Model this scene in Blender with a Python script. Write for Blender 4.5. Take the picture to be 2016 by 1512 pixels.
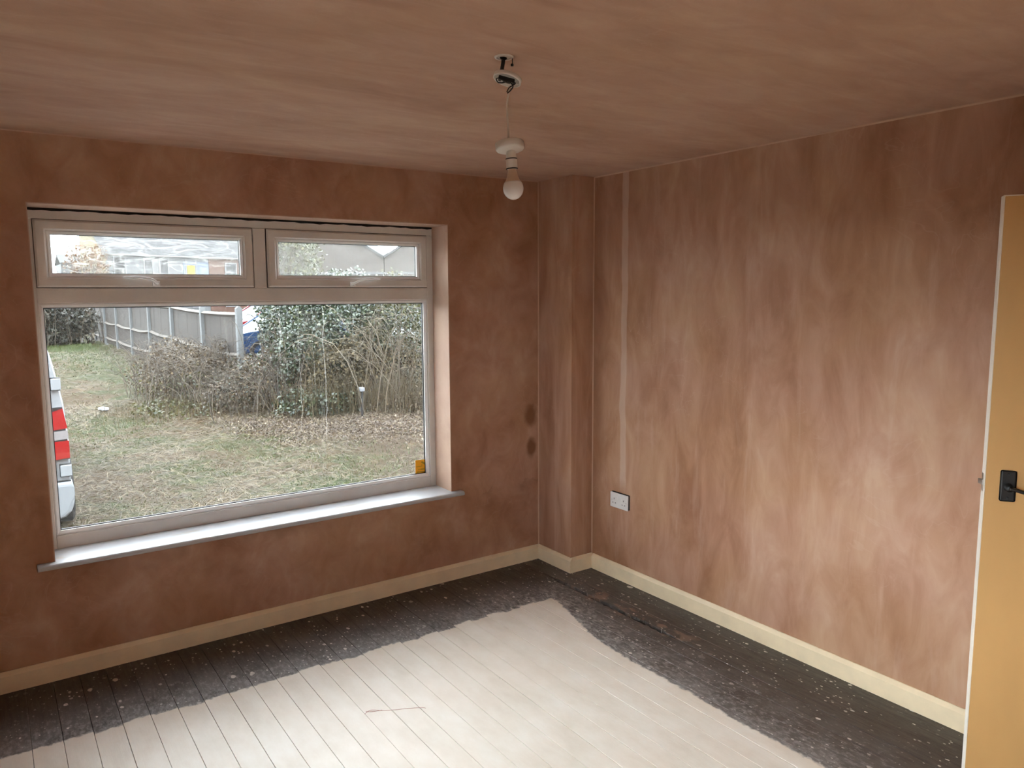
import bpy, bmesh, math, random
import numpy as np
from mathutils import Vector, Matrix
for o in list(bpy.data.objects): bpy.data.objects.remove(o, do_unlink=True)
S = bpy.context.scene; COL = S.collection
random.seed(7); RNG = np.random.default_rng(11)

# ------------------------------------------------------------------ camera
F_PX, YAW, PITCH, ROLL = 1488.7, 0.6075, 0.1197, -0.0055
CAM = Vector((-3.0388, -3.8288, 1.7181))
fwd = Vector((math.sin(YAW)*math.cos(PITCH), math.cos(YAW)*math.cos(PITCH), -math.sin(PITCH)))
rgt = Vector((math.cos(YAW), -math.sin(YAW), 0)); upv = rgt.cross(fwd)
r2 = math.cos(ROLL)*rgt + math.sin(ROLL)*upv; u2 = -math.sin(ROLL)*rgt + math.cos(ROLL)*upv
cd = bpy.data.cameras.new('camera'); cam = bpy.data.objects.new('camera', cd); COL.objects.link(cam)
cd.sensor_fit = 'HORIZONTAL'; cd.sensor_width = 36.0; cd.lens = F_PX/2016*36.0
cd.clip_start = 0.05; cd.clip_end = 400
M3 = Matrix((r2, u2, -fwd)).transposed()
cam.matrix_world = Matrix.Translation(CAM) @ M3.to_4x4()
S.camera = cam
# ------------------------------------------------------------------ world: even overcast daylight
W = bpy.data.worlds.new('overcast_sky'); S.world = W; W.use_nodes = True
bg = W.node_tree.nodes['Background']; bg.inputs[0].default_value = (0.88, 0.94, 1.0, 1); bg.inputs[1].default_value = 5.0
# ------------------------------------------------------------------ exposure
S.view_settings.view_transform = 'Standard'; S.view_settings.look = 'None'
S.view_settings.gamma = 1.0; S.view_settings.use_curve_mapping = False
S.view_settings.exposure = 2.0

# ------------------------------------------------------------------ mesh helpers
def link(name, me, m=None, parent=None):
    o = bpy.data.objects.new(name, me); COL.objects.link(o)
    if m is not None and me is not None: me.materials.append(m)
    if parent is not None: o.parent = parent
    return o
def tag(o, label=None, cat=None, group=None, kind=None):
    if label: o['label'] = label
    if cat: o['category'] = cat
    if group: o['group'] = group
    if kind: o['kind'] = kind
    return o
def empty(name, loc=(0,0,0), rz=0):
    o = bpy.data.objects.new(name, None); COL.objects.link(o); o.location = loc; o.rotation_euler = (0,0,rz)
    o.empty_display_size = .1
    return o
def bm_obj(name, bm, m, parent=None, smooth=False):
    me = bpy.data.meshes.new(name); bmesh.ops.recalc_face_normals(bm, faces=bm.faces); bm.to_mesh(me); bm.free()
    if smooth:
        for p in me.polygons: p.use_smooth = True
    return link(name, me, m, parent)
def box(bm, x0, x1, y0, y1, z0, z1, bev=0, seg=2):
    g = bmesh.new()
    bmesh.ops.create_cube(g, size=1)
    for v in g.verts:
        v.co = Vector(((x0+x1)/2 + v.co.x*(x1-x0), (y0+y1)/2 + v.co.y*(y1-y0), (z0+z1)/2 + v.co.z*(z1-z0)))
    if bev: bmesh.ops.bevel(g, geom=g.edges[:], offset=bev, segments=seg, profile=.5, affect='EDGES')
    t = bpy.data.meshes.new('t'); g.to_mesh(t); g.free(); bm.from_mesh(t); bpy.data.meshes.remove(t)
def boxo(name, b, m, parent=None, bev=0, seg=2):
    bm = bmesh.new(); box(bm, *b, bev=bev, seg=seg); return bm_obj(name, bm, m, parent)
def lathe(bm, prof, n=32, mat=None):
    """prof: list of (r,z); revolved about z."""
    mat = mat or Matrix.Identity(4); rings = []
    for r, z in prof:
        if r < 1e-6: rings.append([bm.verts.new(mat @ Vector((0,0,z)))])
        else: rings.append([bm.verts.new(mat @ Vector((r*math.cos(2*math.pi*i/n), r*math.sin(2*math.pi*i/n), z))) for i in range(n)])
    for a, b in zip(rings, rings[1:]):
        for i in range(n):
            j = (i+1) % n
            if len(a) == 1 and len(b) == 1: continue
            if len(a) == 1: bm.faces.new((a[0], b[i], b[j]))
            elif len(b) == 1: bm.faces.new((a[i], a[j], b[0]))
            else: bm.faces.new((a[i], a[j], b[j], b[i]))
def smooth_path(pts, k=6):
    P = [Vector(p) for p in pts]; out = []
    for i in range(len(P)-1):
        p0 = P[max(i-1,0)]; p1 = P[i]; p2 = P[i+1]; p3 = P[min(i+2,len(P)-1)]
        for s in range(k):
            t = s/k
            out.append(.5*((2*p1)+(-p0+p2)*t+(2*p0-5*p1+4*p2-p3)*t*t+(-p0+3*p1-3*p2+p3)*t**3))
    out.append(P[-1]); return out
def tube(bm, pts, r, n=8, k=6, flat=1.0, r_end=None):
    P = smooth_path(pts, k) if k > 1 else [Vector(p) for p in pts]
    rings = []; prev = None
    for i, p in enumerate(P):
        d = (P[min(i+1,len(P)-1)] - P[max(i-1,0)]).normalized()
        if prev is None:
            a = d.cross(Vector((0,0,1)))
            if a.length < 1e-3: a = d.cross(Vector((1,0,0)))
        else: a = prev - d*prev.dot(d)
        a.normalize(); prev = a; b = d.cross(a)
        rr = r if r_end is None else r + (r_end-r)*i/(len(P)-1)
        rings.append([bm.verts.new(p + rr*(a*math.cos(2*math.pi*j/n) + flat*b*math.sin(2*math.pi*j/n))) for j in range(n)])
    for a, b in zip(rings, rings[1:]):
        for j in range(n): bm.faces.new((a[j], a[(j+1)%n], b[(j+1)%n], b[j]))
    bm.faces.new(rings[0][::-1]); bm.faces.new(rings[-1])
def prism(bm, poly, axis, a0, a1):
    """extrude a 2-D outline along an axis: axis 'x' poly=(y,z); 'y' poly=(x,z); 'z' poly=(x,y)"""
    def P(u, v, a): return {'x': (a,u,v), 'y': (u,a,v), 'z': (u,v,a)}[axis]
    A = [bm.verts.new(P(u,v,a0)) for u,v in poly]; B = [bm.verts.new(P(u,v,a1)) for u,v in poly]
    n = len(poly)
    for i in range(n): bm.faces.new((A[i], A[(i+1)%n], B[(i+1)%n], B[i]))
    bm.faces.new(A); bm.faces.new(B[::-1])
def prismo(name, poly, axis, a0, a1, m, parent=None):
    bm = bmesh.new(); prism(bm, poly, axis, a0, a1); return bm_obj(name, bm, m, parent)
def np_mesh(name, V, faces, m, parent=None):
    """V (N,3) array, faces (M,k) int array with constant k"""
    me = bpy.data.meshes.new(name); faces = np.asarray(faces, np.int32); k = faces.shape[1]
    me.vertices.add(len(V)); me.vertices.foreach_set('co', np.ascontiguousarray(V, np.float32).ravel())
    me.loops.add(faces.size); me.loops.foreach_set('vertex_index', faces.ravel())
    me.polygons.add(len(faces)); me.polygons.foreach_set('loop_start', np.arange(0, faces.size, k, dtype=np.int32))
    me.polygons.foreach_set('loop_total', np.full(len(faces), k, np.int32))
    me.update(calc_edges=True); return link(name, me, m, parent)

# ------------------------------------------------------------------ material helpers
class NT:
    def __init__(s, name, rough=.6, spec=.5):
        s.m = bpy.data.materials.new(name); s.m.use_nodes = True; s.t = s.m.node_tree
        s.b = s.t.nodes['Principled BSDF']; s.out = s.t.nodes['Material Output']
        s.b.inputs['Roughness'].default_value = rough; s.b.inputs['Specular IOR Level'].default_value = spec
        s._pos = None
    def n(s, typ, ins=None, **kw):
        nd = s.t.nodes.new(typ)
        for k, v in kw.items(): setattr(nd, k, v)
        for k, v in (ins or {}).items(): s.set(nd.inputs[k], v)
        return nd
    def set(s, sock, v):
        if hasattr(v, 'is_output') or isinstance(v, bpy.types.NodeSocket): s.t.links.new(v, sock)
        elif isinstance(v, (tuple, list)) and sock.type == 'RGBA' and len(v) == 3: sock.default_value = (*v, 1)
        else: sock.default_value = v
    @property
    def pos(s):
        if s._pos is None: s._pos = s.n('ShaderNodeNewGeometry').outputs['Position']
        return s._pos
    def objco(s): return s.n('ShaderNodeTexCoord').outputs['Object']
    def map(s, v, scale=(1,1,1), loc=(0,0,0), rot=(0,0,0)):
        return s.n('ShaderNodeMapping', {'Vector': v, 'Scale': scale, 'Location': loc, 'Rotation': rot}).outputs[0]
    def noise(s, v, scale, detail=4, rough=.55, dist=0, lac=2):
        return s.n('ShaderNodeTexNoise', {'Vector': v, 'Scale': scale, 'Detail': detail, 'Roughness': rough, 'Distortion': dist, 'Lacunarity': lac}).outputs[0]
    def vor(s, v, scale, out='Distance', rnd=1):
        nd = s.n('ShaderNodeTexVoronoi', {'Vector': v, 'Scale': scale, 'Randomness': rnd}); return nd.outputs[out], nd
    def ramp(s, f, stops, interp='LINEAR'):
        nd = s.n('ShaderNodeValToRGB', {'Fac': f}); cr = nd.color_ramp; cr.interpolation = interp
        while len(cr.elements) < len(stops): cr.elements.new(.5)
        for e, (p, c) in zip(cr.elements, stops):
            e.position = p; e.color = (*c, 1) if isinstance(c, (tuple, list)) else (c, c, c, 1)
        return nd.outputs[0]
    def mix(s, f, a, b, mode='MIX'):
        nd = s.n('ShaderNodeMix', data_type='RGBA', blend_type=mode)
        s.set(nd.inputs[0], f); s.set(nd.inputs[6], a); s.set(nd.inputs[7], b); return nd.outputs[2]
    def math(s, op, a, b=0., c=None, clamp=False):
        nd = s.n('ShaderNodeMath', operation=op, use_clamp=clamp); s.set(nd.inputs[0], a); s.set(nd.inputs[1], b)
        if c is not None: s.set(nd.inputs[2], c)
        return nd.outputs[0]
    def mr(s, v, a, b, c=0., d=1., smooth=False):
        nd = s.n('ShaderNodeMapRange', {'Value': v, 'From Min': a, 'From Max': b, 'To Min': c, 'To Max': d})
        if smooth: nd.interpolation_type = 'SMOOTHSTEP'
        return nd.outputs[0]
    def xyz(s, v): return s.n('ShaderNodeSeparateXYZ', {0: v}).outputs
    def bump(s, h, strength=.2, dist=.01):
        s.set(s.b.inputs['Normal'], s.n('ShaderNodeBump', {'Height': h, 'Strength': strength, 'Distance': dist}).outputs[0])
    def color(s, c): s.set(s.b.inputs['Base Color'], c); return s
    def island(s): return s.n('ShaderNodeNewGeometry').outputs['Random Per Island']
    def objrand(s): return s.n('ShaderNodeObjectInfo').outputs['Random']

AL = .24      # dimmer daylight outside, scaled into the colours of everything outdoors
def oplain(name, col, *a, **k): k.setdefault('spec', .12); return plain(name, tuple(c*AL for c in col), *a, **k)
def plain(name, col, rough=.5, var=.06, scale=30, metal=0, spec=.5, bump=0):
    """plain surface with a little procedural tone variation"""
    q = NT(name, rough, spec); v = q.objco()
    f = q.noise(v, scale, 4)
    lo = tuple(c*(1-var) for c in col); hi = tuple(min(1, c*(1+var)) for c in col)
    q.color(q.ramp(f, [(.3, lo), (.7, hi)])); q.b.inputs['Metallic'].default_value = metal
    if bump: q.bump(f, bump, .002)
    return q.m

def plaster(name, stretch, extra=None, seed=0.):
    """freshly skimmed gypsum: pink-brown, blotchy where it dries unevenly, with trowel streaks"""
    q = NT(name, .75, .25); p = q.map(q.pos, loc=(seed, seed*.7, seed*1.3))
    big = q.noise(q.map(p, scale=stretch), 1.5, 5, .55, .5)
    mid = q.noise(q.map(p, scale=tuple(s*1.5 for s in stretch)), 4.2, 6, .6, .8)
    fine = q.noise(p, 60, 5, .6)
    c = q.ramp(q.math('ADD', q.math('MULTIPLY', big, .62), q.math('MULTIPLY', mid, .38)),
               [(.36, (.315, .150, .086)), (.46, (.410, .217, .137)), (.54, (.468, .268, .180)), (.66, (.560, .362, .258))])
    hue = q.noise(q.map(p, loc=(9,4,2)), 2.1, 3)
    c = q.mix(q.mr(hue, .42, .62, 0, .7), c, (.99, .99, .85), 'MULTIPLY')
    # trowel streaks
    st = q.noise(q.map(p, scale=tuple(s*s*1.0 for s in stretch)), 7, 6, .65, .3)
    c = q.mix(q.mr(st, .55, .78, 0, .33), c, (.64, .46, .36))
    arc = q.noise(q.map(p, scale=(1,1,1), loc=(5,3,8)), 2.3, 2, .4, 4.5)
    arm = q.math('MULTIPLY', q.mr(q.math('ABSOLUTE', q.math('SUBTRACT', arc, .5)), .012, .002), q.mr(q.noise(q.map(p, loc=(2,8,5)), 1.7, 3), .5, .62))
    c = q.mix(q.math('MULTIPLY', arm, .12), c, (.68, .50, .40))
    if extra: c = extra(q, c)
    q.color(c)
    q.bump(q.math('ADD', q.math('MULTIPLY', mid, .8), q.math('MULTIPLY', fine, .12)), .25, .006)
    return q.m
def front_extra(q, c):
    # two round damp patches beside the boxed-in pipe, wet rim under the sill, damp dark bands
    x, y, z = q.xyz(q.pos)
    n = q.noise(q.pos, 14, 4); nn = q.mr(n, .3, .7, -.022, .022)
    for (cx, cz, rx, rz, a) in ((-.236, .945, .047, .075, .82), (-.229, .738, .042, .062, .9)):
        dx = q.math('DIVIDE', q.math('SUBTRACT', x, cx), rx); dz = q.math('DIVIDE', q.math('SUBTRACT', z, cz), rz)
        d = q.math('SQRT', q.math('ADD', q.math('MULTIPLY', dx, dx), q.math('MULTIPLY', dz, dz)))
        d = q.math('ADD', d, q.math('MULTIPLY', nn, 8))
        c = q.mix(q.mr(d, 1.3, .55, 0, a, True), c, (.19, .082, .036))
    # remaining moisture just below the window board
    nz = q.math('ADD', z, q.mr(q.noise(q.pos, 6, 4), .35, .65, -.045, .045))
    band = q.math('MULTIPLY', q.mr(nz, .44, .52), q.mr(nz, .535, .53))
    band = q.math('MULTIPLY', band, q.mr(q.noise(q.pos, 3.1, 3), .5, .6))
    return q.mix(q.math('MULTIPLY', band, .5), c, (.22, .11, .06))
def right_extra(q, c):
    # filled cable chase running from ceiling down to the socket, vertical float marks
    x, y, z = q.xyz(q.pos)
    w = q.math('ABSOLUTE', q.math('SUBTRACT', q.math('ADD', y, q.mr(q.noise(q.pos, 2.5, 3), .3, .7, -.012, .012)), -.598))
    s = q.math('MULTIPLY', q.mr(w, .027, .022), q.mr(z, .53, .62))
    c = q.mix(q.math('MULTIPLY', s, .45), c, (.66, .50, .41))
    # darker brown towards the boxed corner
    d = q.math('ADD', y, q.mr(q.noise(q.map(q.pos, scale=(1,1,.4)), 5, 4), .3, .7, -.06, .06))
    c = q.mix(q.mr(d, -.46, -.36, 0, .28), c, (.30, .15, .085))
    return c
M_front = plaster('plaster_front', (1,1,.8), front_extra, 0)
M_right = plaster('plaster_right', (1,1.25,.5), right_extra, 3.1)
M_back = plaster('plaster_rear', (1,1,.7), None, 7.7)
M_box = plaster('plaster_boxing', (1.4,1.4,.35), None, 12.3)
M_ceil = plaster('plaster_ceiling', (.55,1.35,1), lambda q, c: q.mix(.30, c, (.66, .50, .40)), 5.2)
M_reveal = plaster('plaster_reveal', (1,1,1), lambda q, c: q.mix(.45, c, (.66, .53, .44)), 2.2)

M_cream = plain('cream_gloss_paint', (.84, .685, .46), .38, .07, 9)
M_upvc = plain('white_upvc', (.70, .67, .625), .35, .03, 12)
M_upvc_bead = plain('white_upvc_bead', (.76, .74, .71), .32, .03, 12)
M_gasket = plain('black_gasket', (.02, .02, .02), .6)
M_gap = plain('dark_gap', (.015, .011, .009), .9)
M_white_plastic = plain('white_plastic', (.74, .71, .68), .35, .03, 20)
M_black = plain('black_iron', (.008, .008, .008), .45, .1)
M_steel = plain('steel', (.55, .53, .5), .3, .05, metal=1)

def sill_mat():
    q = NT('sill_paint', .38); p = q.pos
    f = q.noise(q.map(p, scale=(1,4,4)), 5, 6, .6)
    c = q.mix(q.mr(f, .56, .68), (.50, .50, .515), (.46, .41, .35))
    q.color(c); q.bump(f, .1, .002); return q.m
M_sill = sill_mat()
def floor_mat():
    q = NT('painted_boards', .5); p = q.pos; x, y, z = q.xyz(p)
    # ---- edge of the white centre square (worn brush edge)
    wob = q.mr(q.noise(p, 3.2, 5, .6), .3, .7, -.014, .014); wob2 = q.mr(q.noise(q.map(p, loc=(4,1,0)), 30, 5), .3, .7, -.009, .009)
    w = q.math('ADD', wob, wob2)
    rnd = q.objrand()
    ey = q.math('SUBTRACT', q.math('ADD', -.575, q.mr(rnd, 0, 1, -.015, .015)), q.math('ADD', y, w))
    xr = q.mr(y, -1.15, -.62, -.655, -.515)
    ex = q.math('SUBTRACT', xr, q.math('ADD', x, w))
    e = q.math('MINIMUM', ex, ey)                      # >0 inside the white square
    white = q.mr(e, -.009, .007, 0, 1, True)
    # ---- dark stained border
    g = q.noise(q.map(p, scale=(9, .9, 1)), 7, 6, .6)
    dark = q.ramp(g, [(.3, (.030, .023, .018)), (.7, (.090, .074, .060))])
    dust = q.noise(q.map(p, scale=(1.6, .8, 1)), 34, 8, .72)
    near = q.mr(e, -.46, -.02)                          # dustier next to the paint edge
    thr = q.math('SUBTRACT', .63, q.math('MULTIPLY', near, .20))
    dm = q.math('MULTIPLY', q.math('SUBTRACT', dust, thr), 6.0, clamp=True)
    dark = q.mix(q.math('MULTIPLY', dm, .70), dark, (.36, .345, .33))
    haze = q.noise(q.map(p, loc=(3,3,0)), 5, 5)
    dark = q.mix(q.math('MULTIPLY', q.math('MULTIPLY', near, q.mr(haze, .3, .6)), .42), dark, (.30, .285, .27))
    scz = q.math('MULTIPLY', q.math('MULTIPLY', q.mr(x, -1.25, -.75), q.mr(y, -1.75, -1.2)), q.mr(e, -.26, -.01))
    scf = q.mr(q.noise(q.map(p, scale=(1.5,.8,1), loc=(1,6,0)), 26, 6, .68, .6), .50, .60)
    dark = q.mix(q.math('MULTIPLY', q.math('MULTIPLY', scz, scf), .75), dark, (.50, .47, .43))
    # paint spatter
    for sc, r, keep, col in ((24, .26, .62, (.80,.75,.69)), (52, .30, .55, (.70,.66,.61)), (9, .17, .60, (.76,.71,.64))):
        wv = q.n('ShaderNodeVectorMath', {0: q.map(p, scale=(1.25, .8, 0)), 1: q.n('ShaderNodeVectorMath', {0: q.n('ShaderNodeTexNoise', {'Vector': p, 'Scale': 40.}).outputs['Color'], 3: .012}, operation='SCALE').outputs[0]}, operation='ADD').outputs[0]
        d, nd = q.vor(wv, sc); rc = q.xyz(nd.outputs['Color'])
        on = q.math('GREATER_THAN', rc[0], keep)
        rad = q.math('MULTIPLY', q.mr(rc[1], 0, 1, .3, 1), r)
        s = q.math('MULTIPLY', on, q.mr(q.math('SUBTRACT', rad, d), 0, .03))
        s = q.math('MULTIPLY', s, q.mr(q.noise(q.map(p, loc=(sc,1,0)), 2.6, 3), .42, .56, .15, 1))
        dark = q.mix(q.math('MULTIPLY', s, .9), dark, col)
    # bare, torn wood around the split board
    cx = q.math('ABSOLUTE', q.math('ADD', q.math('ADD', x, .285), q.math('MULTIPLY', wob, 1.2)))
    bare = q.math('MULTIPLY', q.mr(cx, .085, .03), q.math('MULTIPLY', q.mr(y, -1.55, -1.3), q.mr(y, -.38, -.5)))
    bare = q.math('MULTIPLY', bare, q.mr(q.noise(q.map(p, scale=(1.3,.7,1)), 13, 4, .5), .52, .60))
    dark = q.mix(q.math('MULTIPLY', bare, .75), dark, (.30, .20, .145))
    # ---- white paint
    wn = q.noise(q.map(p, scale=(1.5,.7,1)), 6, 6, .6); wn2 = q.noise(q.map(p, loc=(7,2,0)), 1.6, 3)
    wc = q.ramp(wn, [(.3, (.74, .655, .545)), (.5, (.81, .735, .63)), (.7, (.86, .80, .71))])
    wc = q.mix(q.mr(wn2, .45, .65, 0, .30), wc, (.78, .64, .53))
    d, nd = q.vor(q.map(p, scale=(1,1,0)), 6.5); rc = q.xyz(nd.outputs['Color'])
    speck = q.math('MULTIPLY', q.math('GREATER_THAN', rc[0], .55), q.mr(q.math('SUBTRACT', q.math('MULTIPLY', rc[1], .055), d), 0, .012))
    wc = q.mix(q.math('MULTIPLY', speck, .55), wc, (.22, .19, .17))
    scr = q.noise(q.map(p, scale=(10,10,1), rot=(0,0,.5)), 3, 8, .7, 1.5)
    wc = q.mix(q.mr(scr, .62, .75, 0, .35), wc, (.90, .86, .80))
    c = q.mix(white, dark, wc); q.color(c)
    q.set(q.b.inputs['Roughness'], q.mix(white, q.mr(dust, .3, .8, .34, .62), (.55,.55,.55)))
    q.bump(q.math('ADD', g, q.math('MULTIPLY', dust, .4)), .22, .003)
    return q.m
M_floor = floor_mat()
M_subfloor = plain('dusty_joint', (.30, .26, .225), .9, .4, 40)

# ------------------------------------------------------------------ room dimensions
H = 2.4; XL, YB = -3.75, -4.75
BX, BY = .1712, .3287                     # boxed-in pipe in the corner
WX0, WX1, WZ0, WZ1, WD = -2.8606, -.8186, .5432, 2.1104, .186   # window reveal
SK, ST = .0924, .019
def struct(o): o['kind'] = 'structure'; return o

# floor: sub-floor plus one object per board, boards run away from the window wall
fl = struct(boxo('floor', (XL, 0.0, YB, 0.0, -.30, -.021), M_subfloor))
tag(fl, 'bare floorboards, white painted centre with a dark stained border', 'floor')
PITCHB = .10345; edges = [-.0075 - PITCHB*k for k in range(0, 37)]
JX = -.3178                                   # split joint
def board_mesh(w, L, jag=None):
    bm = bmesh.new(); g = .0008; c = .0009; hw = w/2 - g
    if jag is None:
        prism(bm, [(-hw, -.02), (hw, -.02), (hw, -c), (hw-c, 0), (-hw+c, 0), (-hw, -c)], 'y', -L, 0)
    else:                                     # ragged long edge on one side
        ys = [0, -.30] + [-.33 - .0275*i for i in range(38)] + [-1.40, -L]
        off = []
        for i, yy in enumerate(ys):
            t = max(0, min(1, (-yy-.30)/.12)) * max(0, min(1, (1.42+yy)/.25))
            off.append(t*(.0055 + .0115*abs(math.sin(i*1.7+jag)) * (1 if (i*7) % 5 else 1.5)))
        sec = []
        for yy, o in zip(ys, off):
            a, b = (-hw+o, hw) if jag > 0 else (-hw, hw-o)
            sec.append([bm.verts.new((u, yy, z)) for u, z in [(a, -.02), (b, -.02), (b, -c), (b-c, 0), (a+c, 0), (a, -c)]])
        for s, t in zip(sec, sec[1:]):
            for j in range(6): bm.faces.new((s[j], s[(j+1)%6], t[(j+1)%6], t[j]))
        bm.faces.new(sec[0]); bm.faces.new(sec[-1][::-1])
    bmesh.ops.recalc_face_normals(bm, faces=bm.faces)
    me = bpy.data.meshes.new('floorboard'); bm.to_mesh(me); bm.free(); me.materials.append(M_floor); return me
BL = -YB
me_b = board_mesh(PITCHB, BL); me_l = board_mesh(PITCHB, BL, -1.0); me_r = board_mesh(PITCHB, BL, 1.3)
for k in range(36):
    xc = (edges[k]+edges[k+1])/2
    if xc - PITCHB/2 < XL: break
    me = me_b
    if abs(edges[k+1]-JX) < .02: me = me_r       # board right of the split
    if abs(edges[k]-JX) < .02: me = me_l
    o = link('floorboard', me, None, fl); o.location = (xc, 0, random.uniform(-.0006, .0006))
    o.rotation_euler = (0, random.uniform(-.004, .004), 0)

boxo('split_gap', (JX-.022, JX+.022, -1.45, -.30, -.0212, -.0196), M_gap, fl)
# walls -----------------------------------------------------------------
def multi(name, boxes, m):
    bm = bmesh.new()
    for b in boxes: box(bm, *b)
    return struct(bm_obj(name, bm, m))
wf = multi('wall_front', [(XL-.1, WX0, 0, WD, -.3, H), (WX1, .12, 0, WD, -.3, H), (WX0, WX1, 0, WD, WZ1, H), (WX0, WX1, 0, WD, -.3, WZ0-.02)], M_front)
tag(wf, 'bare pink plastered wall with the wide window in it', 'wall')
# plaster returns of the window opening (thin skim)
rv = bmesh.new()
box(rv, WX1-.004, WX1+.001, .0005, WD, WZ0, WZ1); box(rv, WX0-.001, WX0+.004, .0005, WD, WZ0, WZ1); box(rv, WX0, WX1, .0005, WD-.004, WZ1-.004, WZ1+.001)
bm_obj('window_reveal', rv, M_reveal, wf)
M_brick = plain('outer_brick', (.28, .15, .10), .85, .3, 14)
FX0, FX1, FZ0, FZ1 = -2.885, -.800, .530, 2.100     # window frame outline
FY0, FY1 = WD, WD+.07
outer = multi('wall_outer', [(XL-.1, FX0, WD+.0005, .32, -.5, 2.7), (FX1, 1.4, WD+.0005, .32, -.5, 2.7), (FX0, FX1, WD+.0005, .32, FZ1+.004, 2.7), (FX0, FX1, WD+.0005, .32, -.5, FZ0)], M_brick)
tag(outer, 'outer brick leaf of the house around the window', 'wall')
D0, D1, DZ = -3.385, -4.165, 2.035                     # doorway in the right wall
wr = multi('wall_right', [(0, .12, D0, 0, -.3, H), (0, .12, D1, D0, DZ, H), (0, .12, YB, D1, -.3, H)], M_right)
tag(wr, 'bare pink plastered wall with the double socket', 'wall')
wb = multi('wall_back', [(XL-.1, .12, YB-.1, YB, -.3, H)], M_back); tag(wb, 'bare plastered wall opposite the window', 'wall')
RY0, RY1, RZ0, RZ1 = -4.45, -2.45, .5432, 1.88      # unseen side window, added for light from behind the camera's left shoulder
wl = multi('wall_left', [(XL-.25, XL, YB, RY0, -.3, H), (XL-.25, XL, RY1, 0, -.3, H), (XL-.25, XL, RY0, RY1, RZ1, H), (XL-.25, XL, RY0, RY1, -.3, RZ0)], M_back); tag(wl, 'bare plastered side wall facing the socket wall', 'wall')
ce = struct(boxo('ceiling', (XL-.1, .12, YB-.1, WD+.1, H, H+.1), M_ceil)); tag(ce, 'freshly skimmed pink plaster ceiling', 'ceiling')
bxm = bmesh.new(); box(bxm, -BX, 0, -BY, 0, 0, H, bev=.003)
wc_ = struct(bm_obj('wall_corner', bxm, M_box)); tag(wc_, 'narrow plastered pipe boxing in the corner', 'wall')
M_arris = plaster('plaster_bead', (1,1,.6), lambda q, c: q.mix(.45, c, (.68, .50, .38)), 4.4)
for px_, py_, dx, dy in ((-BX, 0, -1, -1), (0, -BY, -1, -1)):
    prismo('corner_bead', [(px_, py_), (px_+dx*.005, py_), (px_+dx*.0015, py_+dy*.0015), (px_, py_+dy*.005)], 'z', SK, H, M_arris, wc_)
prismo('ceiling_bead', [(0, H), (-.007, H), (-.002, H-.002), (0, H-.007)], 'y', D1, -BY, M_arris, wr)
prismo('ceiling_bead', [(0, H), (-.005, H), (-.0015, H-.0015), (0, H-.005)], 'x', XL, -BX, M_arris, wf)
hall = bmesh.new()
box(hall, .12, 1.5, D1-.5, D0+.5, -.3, -.005); box(hall, .12, 1.5, D1-.5, D0+.5, H, H+.1); box(hall, 1.4, 1.5, D1-.5, D0+.5, 0, H)
box(hall, .12, 1.4, D0+.4, D0+.5, 0, H); box(hall, .12, 1.4, D1-.5, D1-.4, 0, H)
h_ = struct(bm_obj('wall_hall', hall, M_back)); tag(h_, 'plain hallway behind the doorway', 'wall')

# skirting boards --------------------------------------------------------
def skirt(name, label, runs):
    bm = bmesh.new(); sec = [(0, 0), (ST, 0), (ST, SK-.017), (ST-.003, SK-.013), (.005, SK), (0, SK)]
    for (ax, pos, sgn, a, b) in runs:             # ax: wall axis, pos: wall coordinate, sgn: into room
        prism(bm, [(pos + sgn*u, v) for u, v in sec], ax, a, b)
    o = struct(bm_obj(name, bm, M_cream)); tag(o, label, 'skirting'); return o
skirt('baseboard_front', 'cream painted skirting board under the window', [('x', 0, -1, XL, -BX)])
skirt('baseboard_corner', 'short cream skirting wrapped round the pipe boxing', [('y', -BX, -1, -BY-ST, -.0), ('x', -BY, -1, -BX, 0)])
skirt('baseboard_right', 'cream painted skirting board along the socket wall', [('y', 0, -1, D0+.07, -BY-ST)])
skirt('baseboard_left', 'cream skirting board along the side wall', [('y', XL, 1, YB, -ST)])
skirt('baseboard_back', 'cream skirting board opposite the window', [('x', YB, 1, XL, 0)])
# door lining and architrave
bm = bmesh.new()
for ya, yb in ((D0-.025, D0), (D1, D1+.025)): box(bm, -.002, .122, ya, yb, 0, DZ)
box(bm, -.002, .122, D1, D0, DZ-.025, DZ)
box(bm, -.016, 0, D0-.005, D0+.055, 0, DZ+.055); box(bm, -.016, 0, D1-.055, D1+.005, 0, DZ+.055); box(bm, -.016, 0, D1, D0, DZ-.005, DZ+.055)
tag(struct(bm_obj('trim_1', bm, M_cream)), 'cream door lining and architrave', 'trim')

# ------------------------------------------------------------------ the window
win = struct(empty('window_1', ((WX0+WX1)/2, FY0, WZ0)))
tag(win, 'wide white plastic window with two top lights over one big pane', 'window')
win.matrix_world = Matrix.Identity(4)
def wpart(name, boxes, m, parent=None, bev=.003):
    bm = bmesh.new()
    for b in boxes: box(bm, *b, bev=bev)
    return bm_obj(name, bm, m, parent or win)
TZ0, TZ1 = 1.683, 1.752           # transom
MX0, MX1 = -1.872, -1.808         # mullion
wpart('frame_head', [(FX0, FX1, FY0, FY1, 2.058, FZ1)], M_upvc)
wpart('frame_jamb', [(FX0, -2.836, FY0+.0003, FY1, FZ0, 2.058)], M_upvc)
wpart('frame_jamb', [(-.860, FX1, FY0+.0003, FY1, FZ0, 2.058)], M_upvc)
wpart('frame_cill', [(-2.836, -.860, FY0+.0004, FY1, FZ0, .604)], M_upvc)
wpart('transom', [(-2.836, -.860, FY0+.0005, FY1, TZ0, TZ1)], M_upvc)
wpart('mullion', [(MX0, MX1, FY0+.0006, FY1, TZ1, 2.058)], M_upvc)
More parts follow.
